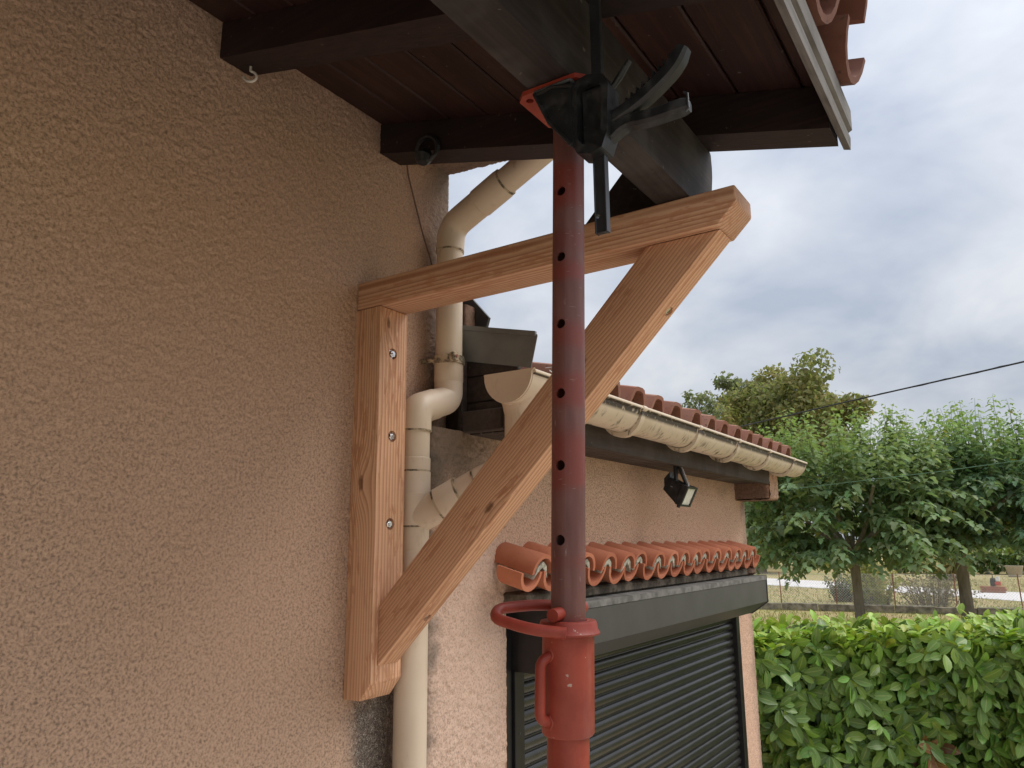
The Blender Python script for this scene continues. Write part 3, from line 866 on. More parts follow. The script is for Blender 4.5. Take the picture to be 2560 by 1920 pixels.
# ================================================================== BAR CLAMP
CL = thing('bar_clamp', (.8895, .832, .392), 'black one-handed bar clamp gripping the purlin beside the prop', 'clamp')
bx, by = .8895, .832
mb = MB().box((bx - .0080, by - .0035, .392), (bx + .0080, by + .0035, .842), .0008)
bar = part('bar', mb, BLACKS, CL, False)
cut(bar, [cyl((bx - .004, by, .416), (0, 1, 0), .0033, .02, 14)])
part('rail_edge', MB().box((bx + .0062, by - .0055, .392), (bx + .0090, by + .0055, .56), .0006), BLACKS, CL, False)
part('rail_edge', MB().box((bx - .0090, by - .0050, .392), (bx - .0068, by + .0050, .56), .0006), BLACKS, CL, False)
def frame(outer, inner_, y0, y1):
    mb = MB(); rings = []
    for pts, yy in ((outer, y0), (outer, y1), (inner_, y1), (inner_, y0)): rings.append([(a, yy, b) for a, b in pts])
    mb.loft(rings + [rings[0]], cap=False); return mb
oc = [(.860, .598), (.866, .610), (.884, .614), (.908, .606), (.915, .590), (.911, .522), (.903, .502), (.886, .497), (.866, .504), (.859, .520)]
ic = [(.868, .592), (.872, .600), (.885, .603), (.900, .597), (.905, .588), (.902, .527), (.896, .515), (.886, .511), (.873, .515), (.868, .524)]
part('body', frame(oc, ic, by - .022, by + .012), BLACK, CL)
part('body_core', MB().box((.869, by - .010, .512), (.902, by + .010, .600), .002), BLACK, CL)
# jaw reaching in under the plate, in front of the tube
mb = MB()
mb.prism([(.860, .612), (.862, .512), (.842, .536), (.824, .560), (.808, .601), (.801, .6135)], 1, by - .024, by + .010)
part('jaw', mb, BLACK, CL)
part('jaw_rib', MB().tube([(.803, by - .0245, .612), (.826, by - .0245, .561), (.860, by - .0245, .517)], .003, 8), BLACK, CL)
part('jaw_rib', MB().tube([(.806, by - .0245, .609), (.830, by - .0245, .613), (.862, by - .0245, .604)], .0025, 8), BLACK, CL)
part('pad', MB().box((.800, by - .026, .6115), (.862, by + .020, .6186), .003), plain('grey_pad', (.05, .055, .06), .5), CL)
part('fixed_jaw', MB().prism([(.896, .835), (.800, .832), (.795, .810), (.896, .803)], 1, by - .012, by + .012), BLACK, CL)
def grip(name, pts, wid, thk, mat):
    mb = MB(); rg = []
    pts = fillet(pts, .03, 6)
    for i, p in enumerate(pts):
        t_ = (pts[min(i + 1, len(pts) - 1)] - pts[max(i - 1, 0)]).normalized(); u = t_.cross(Vector((0, 1, 0))).normalized(); v = Vector((0, 1, 0))
        s_ = 1.0 if 0 < i < len(pts) - 1 else .8
        rg.append([p + u * thk * s_ * a + v * wid * s_ * b for a, b in ((1, -.6), (1, .6), (.6, 1), (-.6, 1), (-1, .6), (-1, -.6), (-.6, -1), (.6, -1))])
    return part(name, mb.loft(rg), mat, CL)
hg = grip('handle', [Vector(q) for q in ((.905, by, .545), (.930, by, .552), (.965, by - .002, .566), (1.000, by - .004, .588), (1.014, by - .004, .611))], .012, .0105, BLACK)
for k in range(9):
    a = Vector((.935, by, .561)).lerp(Vector((.998, by - .004, .598)), k / 8.0)
    part('grip_rib', MB().box(a + Vector((-.0014, -.0110, -.002)), a + Vector((.0014, .0110, .0055))), BLACK, hg, False)
tg = grip('trigger', [Vector(q) for q in ((.900, by, .520), (.928, by, .538), (.965, by - .002, .531), (1.000, by - .003, .531), (1.016, by - .003, .531))], .011, .0095, BLACK)
part('trigger_rim', MB().tube([(1.014, by - .015, .543), (1.0185, by - .015, .540), (1.019, by - .015, .520), (1.015, by - .015, .517)], .0018, 8), BLACKS, tg)
part('release_lever', MB().tube([(.912, by - .004, .592), (.925, by - .004, .606), (.939, by - .004, .623)], [.004, .005, .004], 10), BLACK, CL)

# ================================================================== DOWNPIPE (upper, S-bend, lower, Y branch)
D = thing('downpipe', (.062, 1.42, GZ), 'sand coloured plastic downpipe with S bend and side branch at the corner', 'downpipe')
pX, rP, rS = .060, .0362, .0392
def seg(name, pts, r, n=28, mat=PVC, parent=D): return part(name, MB().tube(pts, r, n), mat, parent)
UP = Vector((pX, 1.553, 0)); LO = Vector((pX, 1.4215, 0))
zv = lambda p, z: Vector((p.x, p.y, z))
d0 = Vector((pX, 1.560, .868)); dd = Vector((.285, -.012, .122)).normalized()
d1 = d0 + dd * .50
seg('diagonal_pipe', [d0 + dd * .20, d1], rP)
seg('elbow', fillet([zv(UP, .790), d0, d0 + dd * .115], .075, 9), rS)
so = seg('socket', [d0 + dd * .11, d0 + dd * .112, d0 + dd * .195, d0 + dd * .205], [rS + .0005, rS + .0022, rS + .0022, rS + .0005])
part('joint', MB().tube([d0 + dd * .203, d0 + dd * .2075], rS + .0012, 28), GRIME, so)
seg('upper_pipe', [zv(UP, .795), zv(UP, .455)], rP)
part('joint', MB().tube([zv(UP, .794), zv(UP, .790)], rS + .0006, 28), GRIME, D)
# wall clip
cl_ = part('pipe_clip', MB().tube([zv(UP, .466), zv(UP, .468), zv(UP, .488), zv(UP, .490)], [rS + .0005, rS + .0035, rS + .0035, rS + .0005], 28), GRIME, D)
part('clip_lug', MB().box((pX + .034, 1.510, .466), (pX + .052, 1.532, .492), .003), GRIME, cl_)
part('clip_screw', MB().tube([(pX + .052, 1.521, .479), (pX + .0545, 1.521, .479)], .0045, 10), RUST, cl_)
part('clip_arm', MB().tube([(.0, 1.505, .476), (pX - .02, 1.520, .476)], .006, 10), GRIME, cl_)
seg('socket', [zv(UP, .466), zv(UP, .420), zv(UP, .418)], [rS, rS, rS - .001])
ang = math.radians(19)
eA, eB = zv(UP, .372), zv(LO, .372 - (1.553 - 1.4215) * math.tan(ang))
dirE = (eB - eA).normalized()
seg('elbow', fillet([zv(UP, .420), eA, eA + dirE * .070], .062, 10), rS - .001)
seg('elbow', fillet([eB - dirE * .075, eB, zv(LO, .272)], .062, 10), rS + .001)
part('joint', MB().tube([eA + dirE * .066, eA + dirE * .0705], rS + .0008, 28), GRIME, D)
part('joint', MB().tube([zv(LO, .274), zv(LO, .270)], rS + .0014, 28), GRIME, D)
seg('pipe_section', [zv(LO, .271), zv(LO, .168)], rP + .0006)
seg('socket', [zv(LO, .205), zv(LO, .203), zv(LO, .172)], [rS - .002, rS, rS])
part('joint', MB().tube([zv(LO, .1735), zv(LO, .1690)], rS + .0008, 28), GRIME, D)
seg('socket', [zv(LO, .169), zv(LO, .118), zv(LO, .116)], [rS + .001, rS + .001, rS + .002])
yb = seg('branch_body', [zv(LO, .116), zv(LO, .040), zv(LO, .038)], [rS + .002, rS + .002, rS + .0005])
part('joint', MB().tube([zv(LO, .041), zv(LO, .035)], rS + .0012, 28), GRIME, D)
seg('socket', [zv(LO, .036), zv(LO, -.024), zv(LO, -.026)], [rS - .0005, rS - .0005, rS - .0015])
seg('lower_pipe', [zv(LO, -.02), Vector((pX + .004, 1.4265, GZ + .06))], rP + .0028)
b0 = zv(LO, .052); bd = Vector((.150, .050, .082)).normalized()
seg('branch_arm', [b0, b0 + bd * .078, b0 + bd * .0805], [rS, rS, rS + .002])
seg('socket', [b0 + bd * .080, b0 + bd * .135, b0 + bd * .137], [rS + .003, rS + .003, rS + .0015])
part('joint', MB().tube([b0 + bd * .076, b0 + bd * .081], rS + .0034, 28), GRIME, D)
part('joint', MB().tube([b0 + bd * .134, b0 + bd * .140], rS + .0028, 28), GRIME, D)
out_top = Vector((.315, 1.520, .330))
seg('branch_pipe', fillet([b0 + bd * .13, b0 + bd * .245, Vector((.308, 1.520, .175)), Vector((.312, 1.520, .262))], .05, 8), rP)
part('joint', MB().tube([b0 + bd * .186, b0 + bd * .191], rP + .0014, 28), GRIME, D)

# ================================================================== GUTTER
G = thing('gutter', (.315, 2.8, .33), 'cream half-round plastic gutter streaked with dirt along annexe eave', 'gutter')
gc, gr = Vector((.3165, 0, .392)), .0665
n = 18
rings = []
for y in np.linspace(1.462, 4.165, 28):
    o = [(gc.x + gr * math.cos(math.pi + math.pi * j / n), y, gc.z + gr * 1.02 * math.sin(math.pi + math.pi * j / n)) for j in range(n + 1)]
    i_ = [(gc.x + (gr - .0025) * math.cos(math.pi + math.pi * j / n), y, gc.z + (gr - .0025) * 1.02 * math.sin(math.pi + math.pi * j / n)) for j in reversed(range(n + 1))]
    rings.append(o + i_)
tro = part('trough', MB().loft(rings), PVC_G, G)
part('lip', MB().tube([(gc.x + gr + .0035, 1.462, gc.z - .001), (gc.x + gr + .0035, 4.166, gc.z - .001)], .0068, 14), PVC_G, G)
poly = [(gc.x + (gr + .002) * math.cos(math.pi + math.pi * j / n), gc.z + (gr + .002) * 1.02 * math.sin(math.pi + math.pi * j / n)) for j in range(n + 1)]
poly = [(poly[0][0] - .001, gc.z + .006)] + poly + [(poly[-1][0] + .008, gc.z + .006)]
for y in (1.4585, 4.1665):
    part('end_cap', MB().prism(poly, 1, y - .0025, y + .0025), PVC, G)
part('outlet_sleeve', MB().loft([[(gc.x + (gr + s_) * math.cos(math.pi + math.pi * j / n), y, gc.z + (gr + s_) * 1.02 * math.sin(math.pi + math.pi * j / n)) for j in range(n + 1)] for y, s_ in ((1.461, .0015), (1.462, .0035), (1.600, .0035), (1.601, .001))], cap=False, closed=False), PVC, G)
part('outlet', MB().tube([(gc.x, 1.520, .345), (gc.x - .001, 1.520, .322), (.3125, 1.520, .300), (.312, 1.520, .245)], [.058, .048, .0400, .0395], 28), PVC, G)
for y in (2.089, 2.5735, 3.023, 3.4694, 3.905):
    mb = MB(); rings = []
    for yy, s_ in ((y - .014, .0004), (y - .013, 1.0), (y + .013, 1.0), (y + .014, .0004)):
        rings.append([(gc.x + (gr + s_ * (.003 + .008 * math.sin(math.pi * j / n))) * math.cos(math.pi + math.pi * j / n), yy, gc.z + (gr + s_ * (.003 + .013 * math.sin(math.pi * j / n))) * 1.02 * math.sin(math.pi + math.pi * j / n)) for j in range(n + 1)])
    mb.loft(rings, cap=False, closed=False)
    st = part('strap', mb, PVC_G, G)
    part('strap_hook', MB().tube([(gc.x + gr + .0035, y - .014, gc.z - .001), (gc.x + gr + .0035, y + .014, gc.z - .001)], .0085, 14), PVC, st)
    part('joint', MB().loft([[(gc.x + (gr + s_) * math.cos(math.pi + math.pi * j / n), yy, gc.z + (gr + s_) * 1.02 * math.sin(math.pi + math.pi * j / n)) for j in range(6, n + 1)] for yy, s_ in ((y - .0205, .0006), (y - .0165, .0030))], cap=False, closed=False), GRIME, st)

# ================================================================== TILE HOOD
T = thing('tile_hood', (.13, 2.8, -.17), 'row of orange canal tiles forming a small hood over the shutter', 'tile hood')
th_s = .27
HU = tile_mesh('channel_tile', canal(.058, .058, .19, .011, 12, up=False), TILE)
HU0 = tile_mesh('channel_tile', canal(.052, .052, .081, .011, 12, up=False), TILE)
HC = tile_mesh('cover_tile', canal(.052, .055, .19, .011, 12, up=True), TILE)
# mortar plug: a thin lens between cover and channel, set back a little from the tile ends
mbm = MB()
pr = [(-.036, -.012), (-.020, .024), (0, .036), (.020, .024), (.036, -.012), (.020, .006), (0, .020), (-.020, .006)]
mbm.prism(pr, 0, -.15, 0)
ME_M = tile_mesh('mortar', mbm, MORTAR)
ta = math.atan(th_s)
zt0 = lambda X: -.079 - th_s * (X - .19)
for k in range(17):
    y = 1.7415 + .1313 * k + random.uniform(-.004, .004)
    r1 = (random.uniform(-.03, .03), ta, random.uniform(-.025, .025))
    X0 = .19 - .19 * math.cos(ta) + random.uniform(-.006, .004)
    if k == 0: place_tile('channel_tile', HU0, T, (.19 - .078, 1.757, zt0(.112) - .004), (0, ta, 0))
    else: place_tile('channel_tile', HU, T, (X0, y, zt0(X0) - .002), r1)
    if k < 16:
        yc = y + .0657
        X1 = X0 + random.uniform(-.006, .006)
        place_tile('cover_tile', HC, T, (X1, yc, zt0(X1) - .010 + random.uniform(-.002, .002)), (random.uniform(-.04, .04), ta, random.uniform(-.02, .02)))
        place_tile('mortar', ME_M, T, (X1 + .178, yc, zt0(X1 + .178) - .012), (random.uniform(-.05, .05), ta, 0))
part('mortar_bed', MB().box((Xb - .01, 1.80, -.172), (.150, 3.86, -.140), .006), plain('dark_mortar', (.12, .10, .08), .95, .1, 0, .4, 50), T)
part('bearing_pad', MB().box((Xb - .01, 3.80, -.172), (.165, 3.90, -.130), .012), STUCCO_C, T)

# ================================================================== ROLLER SHUTTER
S = thing('roller_shutter', (.1, 2.85, GZ), 'closed black roller shutter under anthracite housing in annexe wall', 'roller shutter')
yl, yr = 1.846, 3.857
mb = MB().prism([(.055, -.174), (.220, -.174), (.220, -.193), (.055, -.193)], 1, yl, yr)
part('housing_top', mb, plain('dusty_housing_top', (.16, .155, .145), .8, .2, 0, .35, 25), S, False)
mb = MB().prism([(.060, -.1945), (.2185, -.1945), (.2185, -.295), (.139, -.352), (.060, -.352)], 1, yl + .0015, yr - .0015)
part('housing', mb, ANTH, S, False)
for y in (yl - .0035, yr + .0005):
    part('end_plate', MB().prism([(.056, -.172), (.2225, -.172), (.2225, -.298), (.141, -.356), (.056, -.356)], 1, y, y + .003), ANTH if y > 3 else RAILM, S, False)
for y0 in (1.846, 3.810):
    part('guide_rail', MB().box((.040, y0, GZ + .06), (.074, y0 + .047, -.356), .002), RAILM, S, False)
    part('rail_screw', MB().tube([(.0735, y0 + .02, -.52), (.0755, y0 + .02, -.52)], .004, 10), BLACKS, S)
part('reveal_trim', MB().box((.040, 1.812, GZ + .06), (.064, 1.845, -.18), .002), RAILM, S, False)
prof = [(.040, 0), (.0475, .0015), (.0515, .006), (.0545, .014), (.0550, .021), (.0535, .028), (.0500, .0325), (.0445, .0345), (.0440, .0375), (.040, .0375)]
me_s = None
k = 0; z = -.356 - .0382
while z > GZ + .08:
    if me_s is None:
        mb = MB().prism([(a, b) for a, b in prof], 1, -.9555, .9555); me_s = mesh_from('slat', mb.v, mb.f); recalc(me_s); smooth_angle(me_s, 32); me_s.materials.append(SLAT)
    o = bpy.data.objects.new('slat', me_s); link(o, S, (random.uniform(-.0008, .0008), 2.8515, z)); z -= .0382
part('bottom_bar', MB().box((.040, 1.893, GZ + .06), (.056, 3.808, z + .036), .002), RAILM, S, False)

# ================================================================== FLOODLIGHT
FL = thing('floodlight', (.20, 2.767, .283), 'small black floodlight with pale lens hanging under annexe eave', 'floodlight')
tl = math.radians(27)
fd = Vector((math.cos(tl), 0, -math.sin(tl))); fu = Vector((math.sin(tl), 0, math.cos(tl))); fy = Vector((0, 1, 0))
fc = Vector((.246, 2.790, .163))
def fp(a, b, c): return fc + fd * a + fy * b + fu * c
rg = [[fp(a, b * sb, c * sc + oc_) for b, c in ((-1, -1), (1, -1), (1, 1), (-1, 1))] for a, sb, sc, oc_ in ((-.092, .030, .022, .016), (-.078, .038, .026, .014), (-.020, .048, .036, 0), (-.017, .053, .040, 0), (-.002, .053, .040, 0))]
part('case', MB().loft(rg), BLACK, FL, False)
for k in range(5):
    b = -.036 + .018 * k
    part('cooling_fin', MB().loft([[fp(a, b + s_, c) for s_, c in ((-.0015, c0_), (.0015, c0_), (.0015, c1_), (-.0015, c1_))] for a, c0_, c1_ in ((-.088, -.012, .036), (-.022, -.040, .040))]), BLACK, FL, False)
oc2 = [(-.053, -.040), (.053, -.040), (.053, .040), (-.053, .040)]; ic2 = [(-.041, -.033), (.041, -.033), (.041, .033), (-.041, .033)]
rg = [[fp(a, b, c) for b, c in q] for a, q in ((-.002, oc2), (.006, oc2), (.006, ic2), (-.001, ic2))]
part('rim', MB().loft(rg + [rg[0]], cap=False), BLACKS, FL, False)
part('lens', MB().loft([[fp(a, b, c) for b, c in ic2] for a in (-.001, .0012)]), GLASSY, FL, False)
part('junction_box', MB().loft([[Vector((.176 + q * .010, 2.790 + b, .222 + c + q * .01)) for b, c in ((-.028, -.022), (.028, -.022), (.028, .024), (-.028, .024))] for q in (-1.2, 1.2)]), BLACK, FL, False)
part('bracket_arm', MB().loft([[Vector((x_ + a, 2.780 + b, z_)) for a, b in ((-.004, -.012), (.004, -.012), (.004, .012), (-.004, .012))] for x_, z_ in ((.206, .282), (.206, .210), (.228, .185))]), BLACK, FL, False)
part('bracket_arm', MB().loft([[Vector((x_ + a, 2.800 + b, z_)) for a, b in ((-.004, -.012), (.004, -.012), (.004, .012), (-.004, .012))] for x_, z_ in ((.212, .282), (.240, .210), (.250, .190))]), BLACK, FL, False)
part('cable', MB().tube(fillet([(.185, 2.757, .212), (.200, 2.750, .198), (.252, 2.755, .195), (.262, 2.765, .200), (.226, 2.79, .280)], .02, 6), .0032, 8), STEELG, FL)
part('drain_plug', MB().tube([fp(-.012, -.02, -.040), fp(-.012, -.02, -.052)], [.008, .006], 10), BLACK, FL)

# ================================================================== SMALL THINGS ON THE HOUSE
CO = thing('cable_coil', (.17, 1.318, .955), 'small coil of black cable hung on the last dark rafter', 'cable')
for k in range(3):
    c = Vector((.170 + .003 * k, 1.322 - .008 * k, .962 - .004 * k)); r = .034 + .002 * (k % 2)
    pts = [c + Vector((r * math.cos(a), .004 * math.sin(2 * a + k), r * math.sin(a))) for a in np.linspace(0, 2 * math.pi, 25)]
    part('loop', MB().tube(pts, .0042, 8), BLACK, CO)
part('plug', MB().tube([(.172, 1.31, .945), (.174, 1.30, .930), (.175, 1.298, .915)], [.018, .022, .012], 14), BLACK, CO)
HK = thing('screw_hook', (.045, .885, .99), 'white open screw hook under the rafter at upper left', 'hook')
hp = [(.046, .885, .998), (.046, .885, .985)] + [(.046 + .010 * math.sin(a), .885 + .009 * math.sin(a), .972 + .012 * math.cos(a)) for a in np.linspace(.2, 4.6, 14)]
part('hook', MB().tube(hp, .0027, 8), WHITEP, HK)
BC_ = thing('wall_cable', (.006, 1.42, 1.02), 'thin brown cable running down the stucco from the rafter', 'cable')
part('cable', MB().tube(fillet([(.012, 1.420, 1.02), (.008, 1.43, .99), (.007, 1.475, .89), (.008, 1.505, .82), (.007, 1.541, .764), (.007, 1.545, .70)], .03, 5), .0022, 8), CABLEB, BC_)

# ================================================================== OVERHEAD WIRES
OW = thing('overhead_cable', (.4, 6.86, 1.18), 'thick black overhead cable crossing the sky at right', 'cable')
cp = [Vector(q) for q in ((-3.733, 9.86, 1.154), (-.979, 7.532, 1.112), (.433, 6.859, 1.186), (1.444, 6.415, 1.235), (2.349, 6.021, 1.296), (6, 4.4, 1.6))]
part('strand', MB().tube(fillet(cp, .6, 6), .0066, 8), BLACK, OW)
part('strand', MB().tube([q + Vector((0, 0, .005 * math.cos(i * 2.2))) + Vector((.002, .004 * math.sin(i * 2.2), 0)) for i, q in enumerate(fillet(cp, .6, 6))], .0045, 6), BLACK, OW)
TW = thing('washing_line', (.788, 6.894, .52), 'thin green line stretched in front of the bushy trees', 'wire')
part('line', MB().tube([(-.844, 7.664, .456), (.788, 6.894, .52), (1.361, 6.653, .556), (2.123, 6.4, .629), (4.2, 5.6, .8)], .0032, 6), plain('green_wire', (.10, .20, .12), .5), TW)

# ================================================================== FOLIAGE HELPERS
def leaf_template(rows, widths, fold, curl):
    """rows along the leaf, three columns (edge, midrib, edge)"""
    v, uv, f = [], [], []
    n = len(rows)
    for t_, w_ in zip(rows, widths):
        z = -curl * t_ * t_
        v += [(-w_, t_, z + fold * w_), (0, t_, z), (w_, t_, z + fold * w_)]
        uv += [(0, t_), (.5, t_), (1, t_)]
    for i in range(n - 1):
        a = 3 * i
        f += [(a, a + 1, a + 4, a + 3), (a + 1, a + 2, a + 5, a + 4)]
    return np.array(v), np.array(f), np.array(uv)
LAUREL = leaf_template([0, .16, .40, .66, .88, 1.0], [.015, .13, .225, .235, .13, .004], .30, .20)
LOBED = leaf_template([0, .12, .40, .50, .78, 1.0], [.02, .30, .36, .21, .22, .01], .30, .38)
SIMPLE = leaf_template([0, .45, 1.0], [.10, .36, .02], .25, .15)
def unit(a): return a / np.maximum(1e-9, np.linalg.norm(a, axis=1, keepdims=True))
def leaf_cloud(tpl, pos, d, nrm, size, tint):
    tv_, tf, tu = tpl; N = len(pos); k = len(tv_)
    d = unit(d); s_ = unit(np.cross(d, nrm)); n_ = np.cross(s_, d)
    V = pos[:, None, :] + size[:, None, None] * (tv_[None, :, 0:1] * s_[:, None, :] + tv_[None, :, 1:2] * d[:, None, :] + tv_[None, :, 2:3] * n_[:, None, :])
    F = (tf[None, :, :] + (np.arange(N) * k)[:, None, None]).reshape(-1, 4)
    UV = np.tile(tu, (N, 1)); C_ = np.repeat(tint, k, axis=0)
    return V.reshape(-1, 3), F, UV, C_
def leaf_obj(name, data, mat, parent, stuff=True):
    V, F, UV, C_ = data
    loc = np.array(WLOC[parent.name])
    me = np_mesh(name, V - loc[None, :], F, True)
    ul = me.uv_layers.new(name='UVMap'); ul.data.foreach_set('uv', UV[F.ravel()].astype(np.float32).ravel())
    ca = me.color_attributes.new('tint', 'FLOAT_COLOR', 'POINT')
    ca.data.foreach_set('color', np.concatenate([C_, np.ones((len(C_), 1))], 1).astype(np.float32).ravel())
    me.materials.append(mat)
    o = bpy.data.objects.new(name, me); link(o, parent, loc)
    if stuff: o['kind'] = 'stuff'
    return o
def leaf_variants(name, tpl, mat, tints):
    out = []
    for c in tints:
        tv_, tf, tu = tpl
        me = np_mesh(name, tv_, tf, True)
        ul = me.uv_layers.new(name='UVMap'); ul.data.foreach_set('uv', tu[tf.ravel()].astype(np.float32).ravel())
        ca = me.color_attributes.new('tint', 'FLOAT_COLOR', 'POINT'); ca.data.foreach_set('color', np.tile(np.array([*c, 1.0], np.float32), len(tv_)))
        me.materials.append(mat); out.append(me)
    return out
def single_leaves(parent, meshes, pos, d, nrm, size, pick):
    pl_ = WLOC[parent.name]
    d = unit(d); s_ = unit(np.cross(d, nrm)); n_ = np.cross(s_, d)
    for i in range(len(pos)):
        o = bpy.data.objects.new('leaf', meshes[pick[i]]); COL.objects.link(o); o.parent = parent
        z = float(size[i]); S_, D_, N_ = s_[i] * z, d[i] * z, n_[i] * z; p = pos[i] - np.array(pl_)
        o.matrix_basis = Matrix(((S_[0], D_[0], N_[0], p[0]), (S_[1], D_[1], N_[1], p[1]), (S_[2], D_[2], N_[2], p[2]), (0, 0, 0, 1)))
def tints(base, n, var=.3, hue=.15):
    b = np.array(base)[None, :] * (1 + RNG.uniform(-var, var, (n, 1)))
    b = b * (1 + RNG.uniform(-hue, hue, (n, 3))); return np.clip(b, .003, .9)
EYE = np.array([1.3, 0, 0])

# ================================================================== LAUREL HEDGE
HG = thing('laurel_hedge', (.6, 5.9, GZ), 'clipped cherry laurel hedge with glossy leaves beside the annexe', 'hedge')
hA, hB = np.array([-1.6, 4.30]), np.array([3.3, 7.60])
ht = (hB - hA) / np.linalg.norm(hB - hA); hn = np.array([ht[1], -ht[0]]); HL = np.linalg.norm(hB - hA)
def hedge_shoots(N, zlo, zhi, depth_lo, depth_hi, topband):
    s_ = RNG.uniform(0, HL, N); dp = RNG.uniform(depth_lo, depth_hi, N)
    topz = -.635 + .03 * np.sin(s_ * 2.1) + .02 * np.sin(s_ * 5.3 + 1)
    if topband:
        z = topz - RNG.uniform(-.02, .10, N); dp = RNG.uniform(-.02, .75, N)
    else: z = zlo + (topz - zlo) * RNG.uniform(0, 1, N)
    bul = .05 * np.sin(s_ * 3.7 + z * 5) + .04 * np.sin(s_ * 9 + z * 7)
    xy = hA[None, :] + ht[None, :] * s_[:, None] + hn[None, :] * (bul - dp)[:, None]
    return np.column_stack([xy, z]), topz
def whorl(P, n_out, up, k, size_lo, size_hi, droop):
    N = len(P); out_n = np.array([hn[0], hn[1], 0.0])
    axis = unit(out_n[None, :] * n_out + np.array([0, 0, up])[None, :] + RNG.normal(0, .35, (N, 3)))
    tmp = np.array([.31, .77, .55]); u = unit(np.cross(axis, tmp[None, :])); v = np.cross(axis, u)
    a0 = RNG.uniform(0, 6.28, N); pos, d, nr_, sz = [], [], [], []
    for j in range(k):
        a = a0 + j * 2.4 + RNG.normal(0, .25, N)
        rad = u * np.cos(a)[:, None] + v * np.sin(a)[:, None]
        dd_ = unit(rad * .95 + axis * RNG.uniform(.1, .6, (N, 1)) + np.array([0, 0, -droop])[None, :])
        pos.append(P + axis * RNG.uniform(-.04, .04, (N, 1)) + rad * .01); d.append(dd_)
        nr_.append(unit(axis * 1.0 - rad * .25 + RNG.normal(0, .18, (N, 3)))); sz.append(RNG.uniform(size_lo, size_hi, N))
    return np.concatenate(pos), np.concatenate(d), np.concatenate(nr_), np.concatenate(sz)
P1, _ = hedge_shoots(1500, GZ + .05, 0, -.03, .10, False)
L1 = whorl(P1, 1.0, .30, 6, .080, .135, .55)
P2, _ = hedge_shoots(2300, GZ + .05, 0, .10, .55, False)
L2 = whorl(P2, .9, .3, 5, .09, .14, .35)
P3_, _ = hedge_shoots(1100, 0, 0, 0, .7, True)
L3 = whorl(P3_, .15, 1.1, 6, .060, .110, -.35)
pos = np.concatenate([L1[0], L2[0], L3[0]]); dr = np.concatenate([L1[1], L2[1], L3[1]]); nn = np.concatenate([L1[2], L2[2], L3[2]]); sz = np.concatenate([L1[3], L2[3], L3[3]])
c1 = tints((.165, .285, .055), len(L1[0]), .42, .14); c2 = tints((.075, .140, .028), len(L2[0]), .3, .1); c3 = tints((.30, .43, .045), len(L3[0]), .28, .15)  # inner leaves tinted darker to put shade into the hedge gaps
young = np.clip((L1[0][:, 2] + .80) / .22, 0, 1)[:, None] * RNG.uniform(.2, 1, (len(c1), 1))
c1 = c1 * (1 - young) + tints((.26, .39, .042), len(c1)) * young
brown = (RNG.uniform(0, 1, len(c1)) < .006) | ((np.abs(L1[0][:, 0] - .62) < .07) & (L1[0][:, 2] < -1.28) & (L1[0][:, 2] > -1.42) & (RNG.uniform(0, 1, len(c1)) < .6)); c1[brown] = (.26, .11, .05)
col_ = np.concatenate([c1, c2, c3])
# the 300 leaves that show largest become leaves of their own
rel = pos + dr * sz[:, None] * .5 - EYE
dist = np.linalg.norm(rel, axis=1)
fwd = rel @ np.array([-.5428, .8145, .2047]); px = rel @ np.array([.8313, .5557, -.0069]) / fwd; py = rel @ np.array([.1194, -.1664, .9788]) / fwd
inv = (px > .325) & (px < .67) & (py > -.50) & (fwd > 0)
outw = ((pos[:, :2] - hA[None, :]) @ hn)
score = np.where(inv, sz / dist * np.abs(np.sum(nn * -rel, 1) / dist) * (1 + 6 * np.clip(outw + .06, -.2, .15)), -1)
big = np.argsort(-score)[:300]
rest = np.ones(len(pos), bool); rest[big] = False
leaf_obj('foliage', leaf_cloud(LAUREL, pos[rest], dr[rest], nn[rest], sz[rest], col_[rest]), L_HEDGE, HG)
pal = [(.145, .255, .052), (.19, .325, .062), (.115, .205, .042), (.225, .365, .062), (.24, .37, .043), (.33, .46, .05)]
lv = leaf_variants('leaf', LAUREL, L_HEDGE, pal)
pick = [int(np.argmin([np.abs(np.array(p) - col_[i]).sum() for p in pal])) for i in big]
single_leaves(HG, lv, pos[big], dr[big], nn[big], sz[big], pick)
mb = MB()
for k in range(70):
    s_ = RNG.uniform(0, HL); q = hA + ht * s_ - hn * RNG.uniform(.38, .6)
    p0 = Vector((q[0], q[1], GZ)); p1 = p0 + Vector((RNG.normal(0, .04), RNG.normal(0, .04), .6)); p2 = p1 + Vector((RNG.normal(0, .05), RNG.normal(0, .05), .6))
    mb.tube([p0, p1, p2], [.018, .012, .006], 6)
part('stems', mb, BARK, HG)

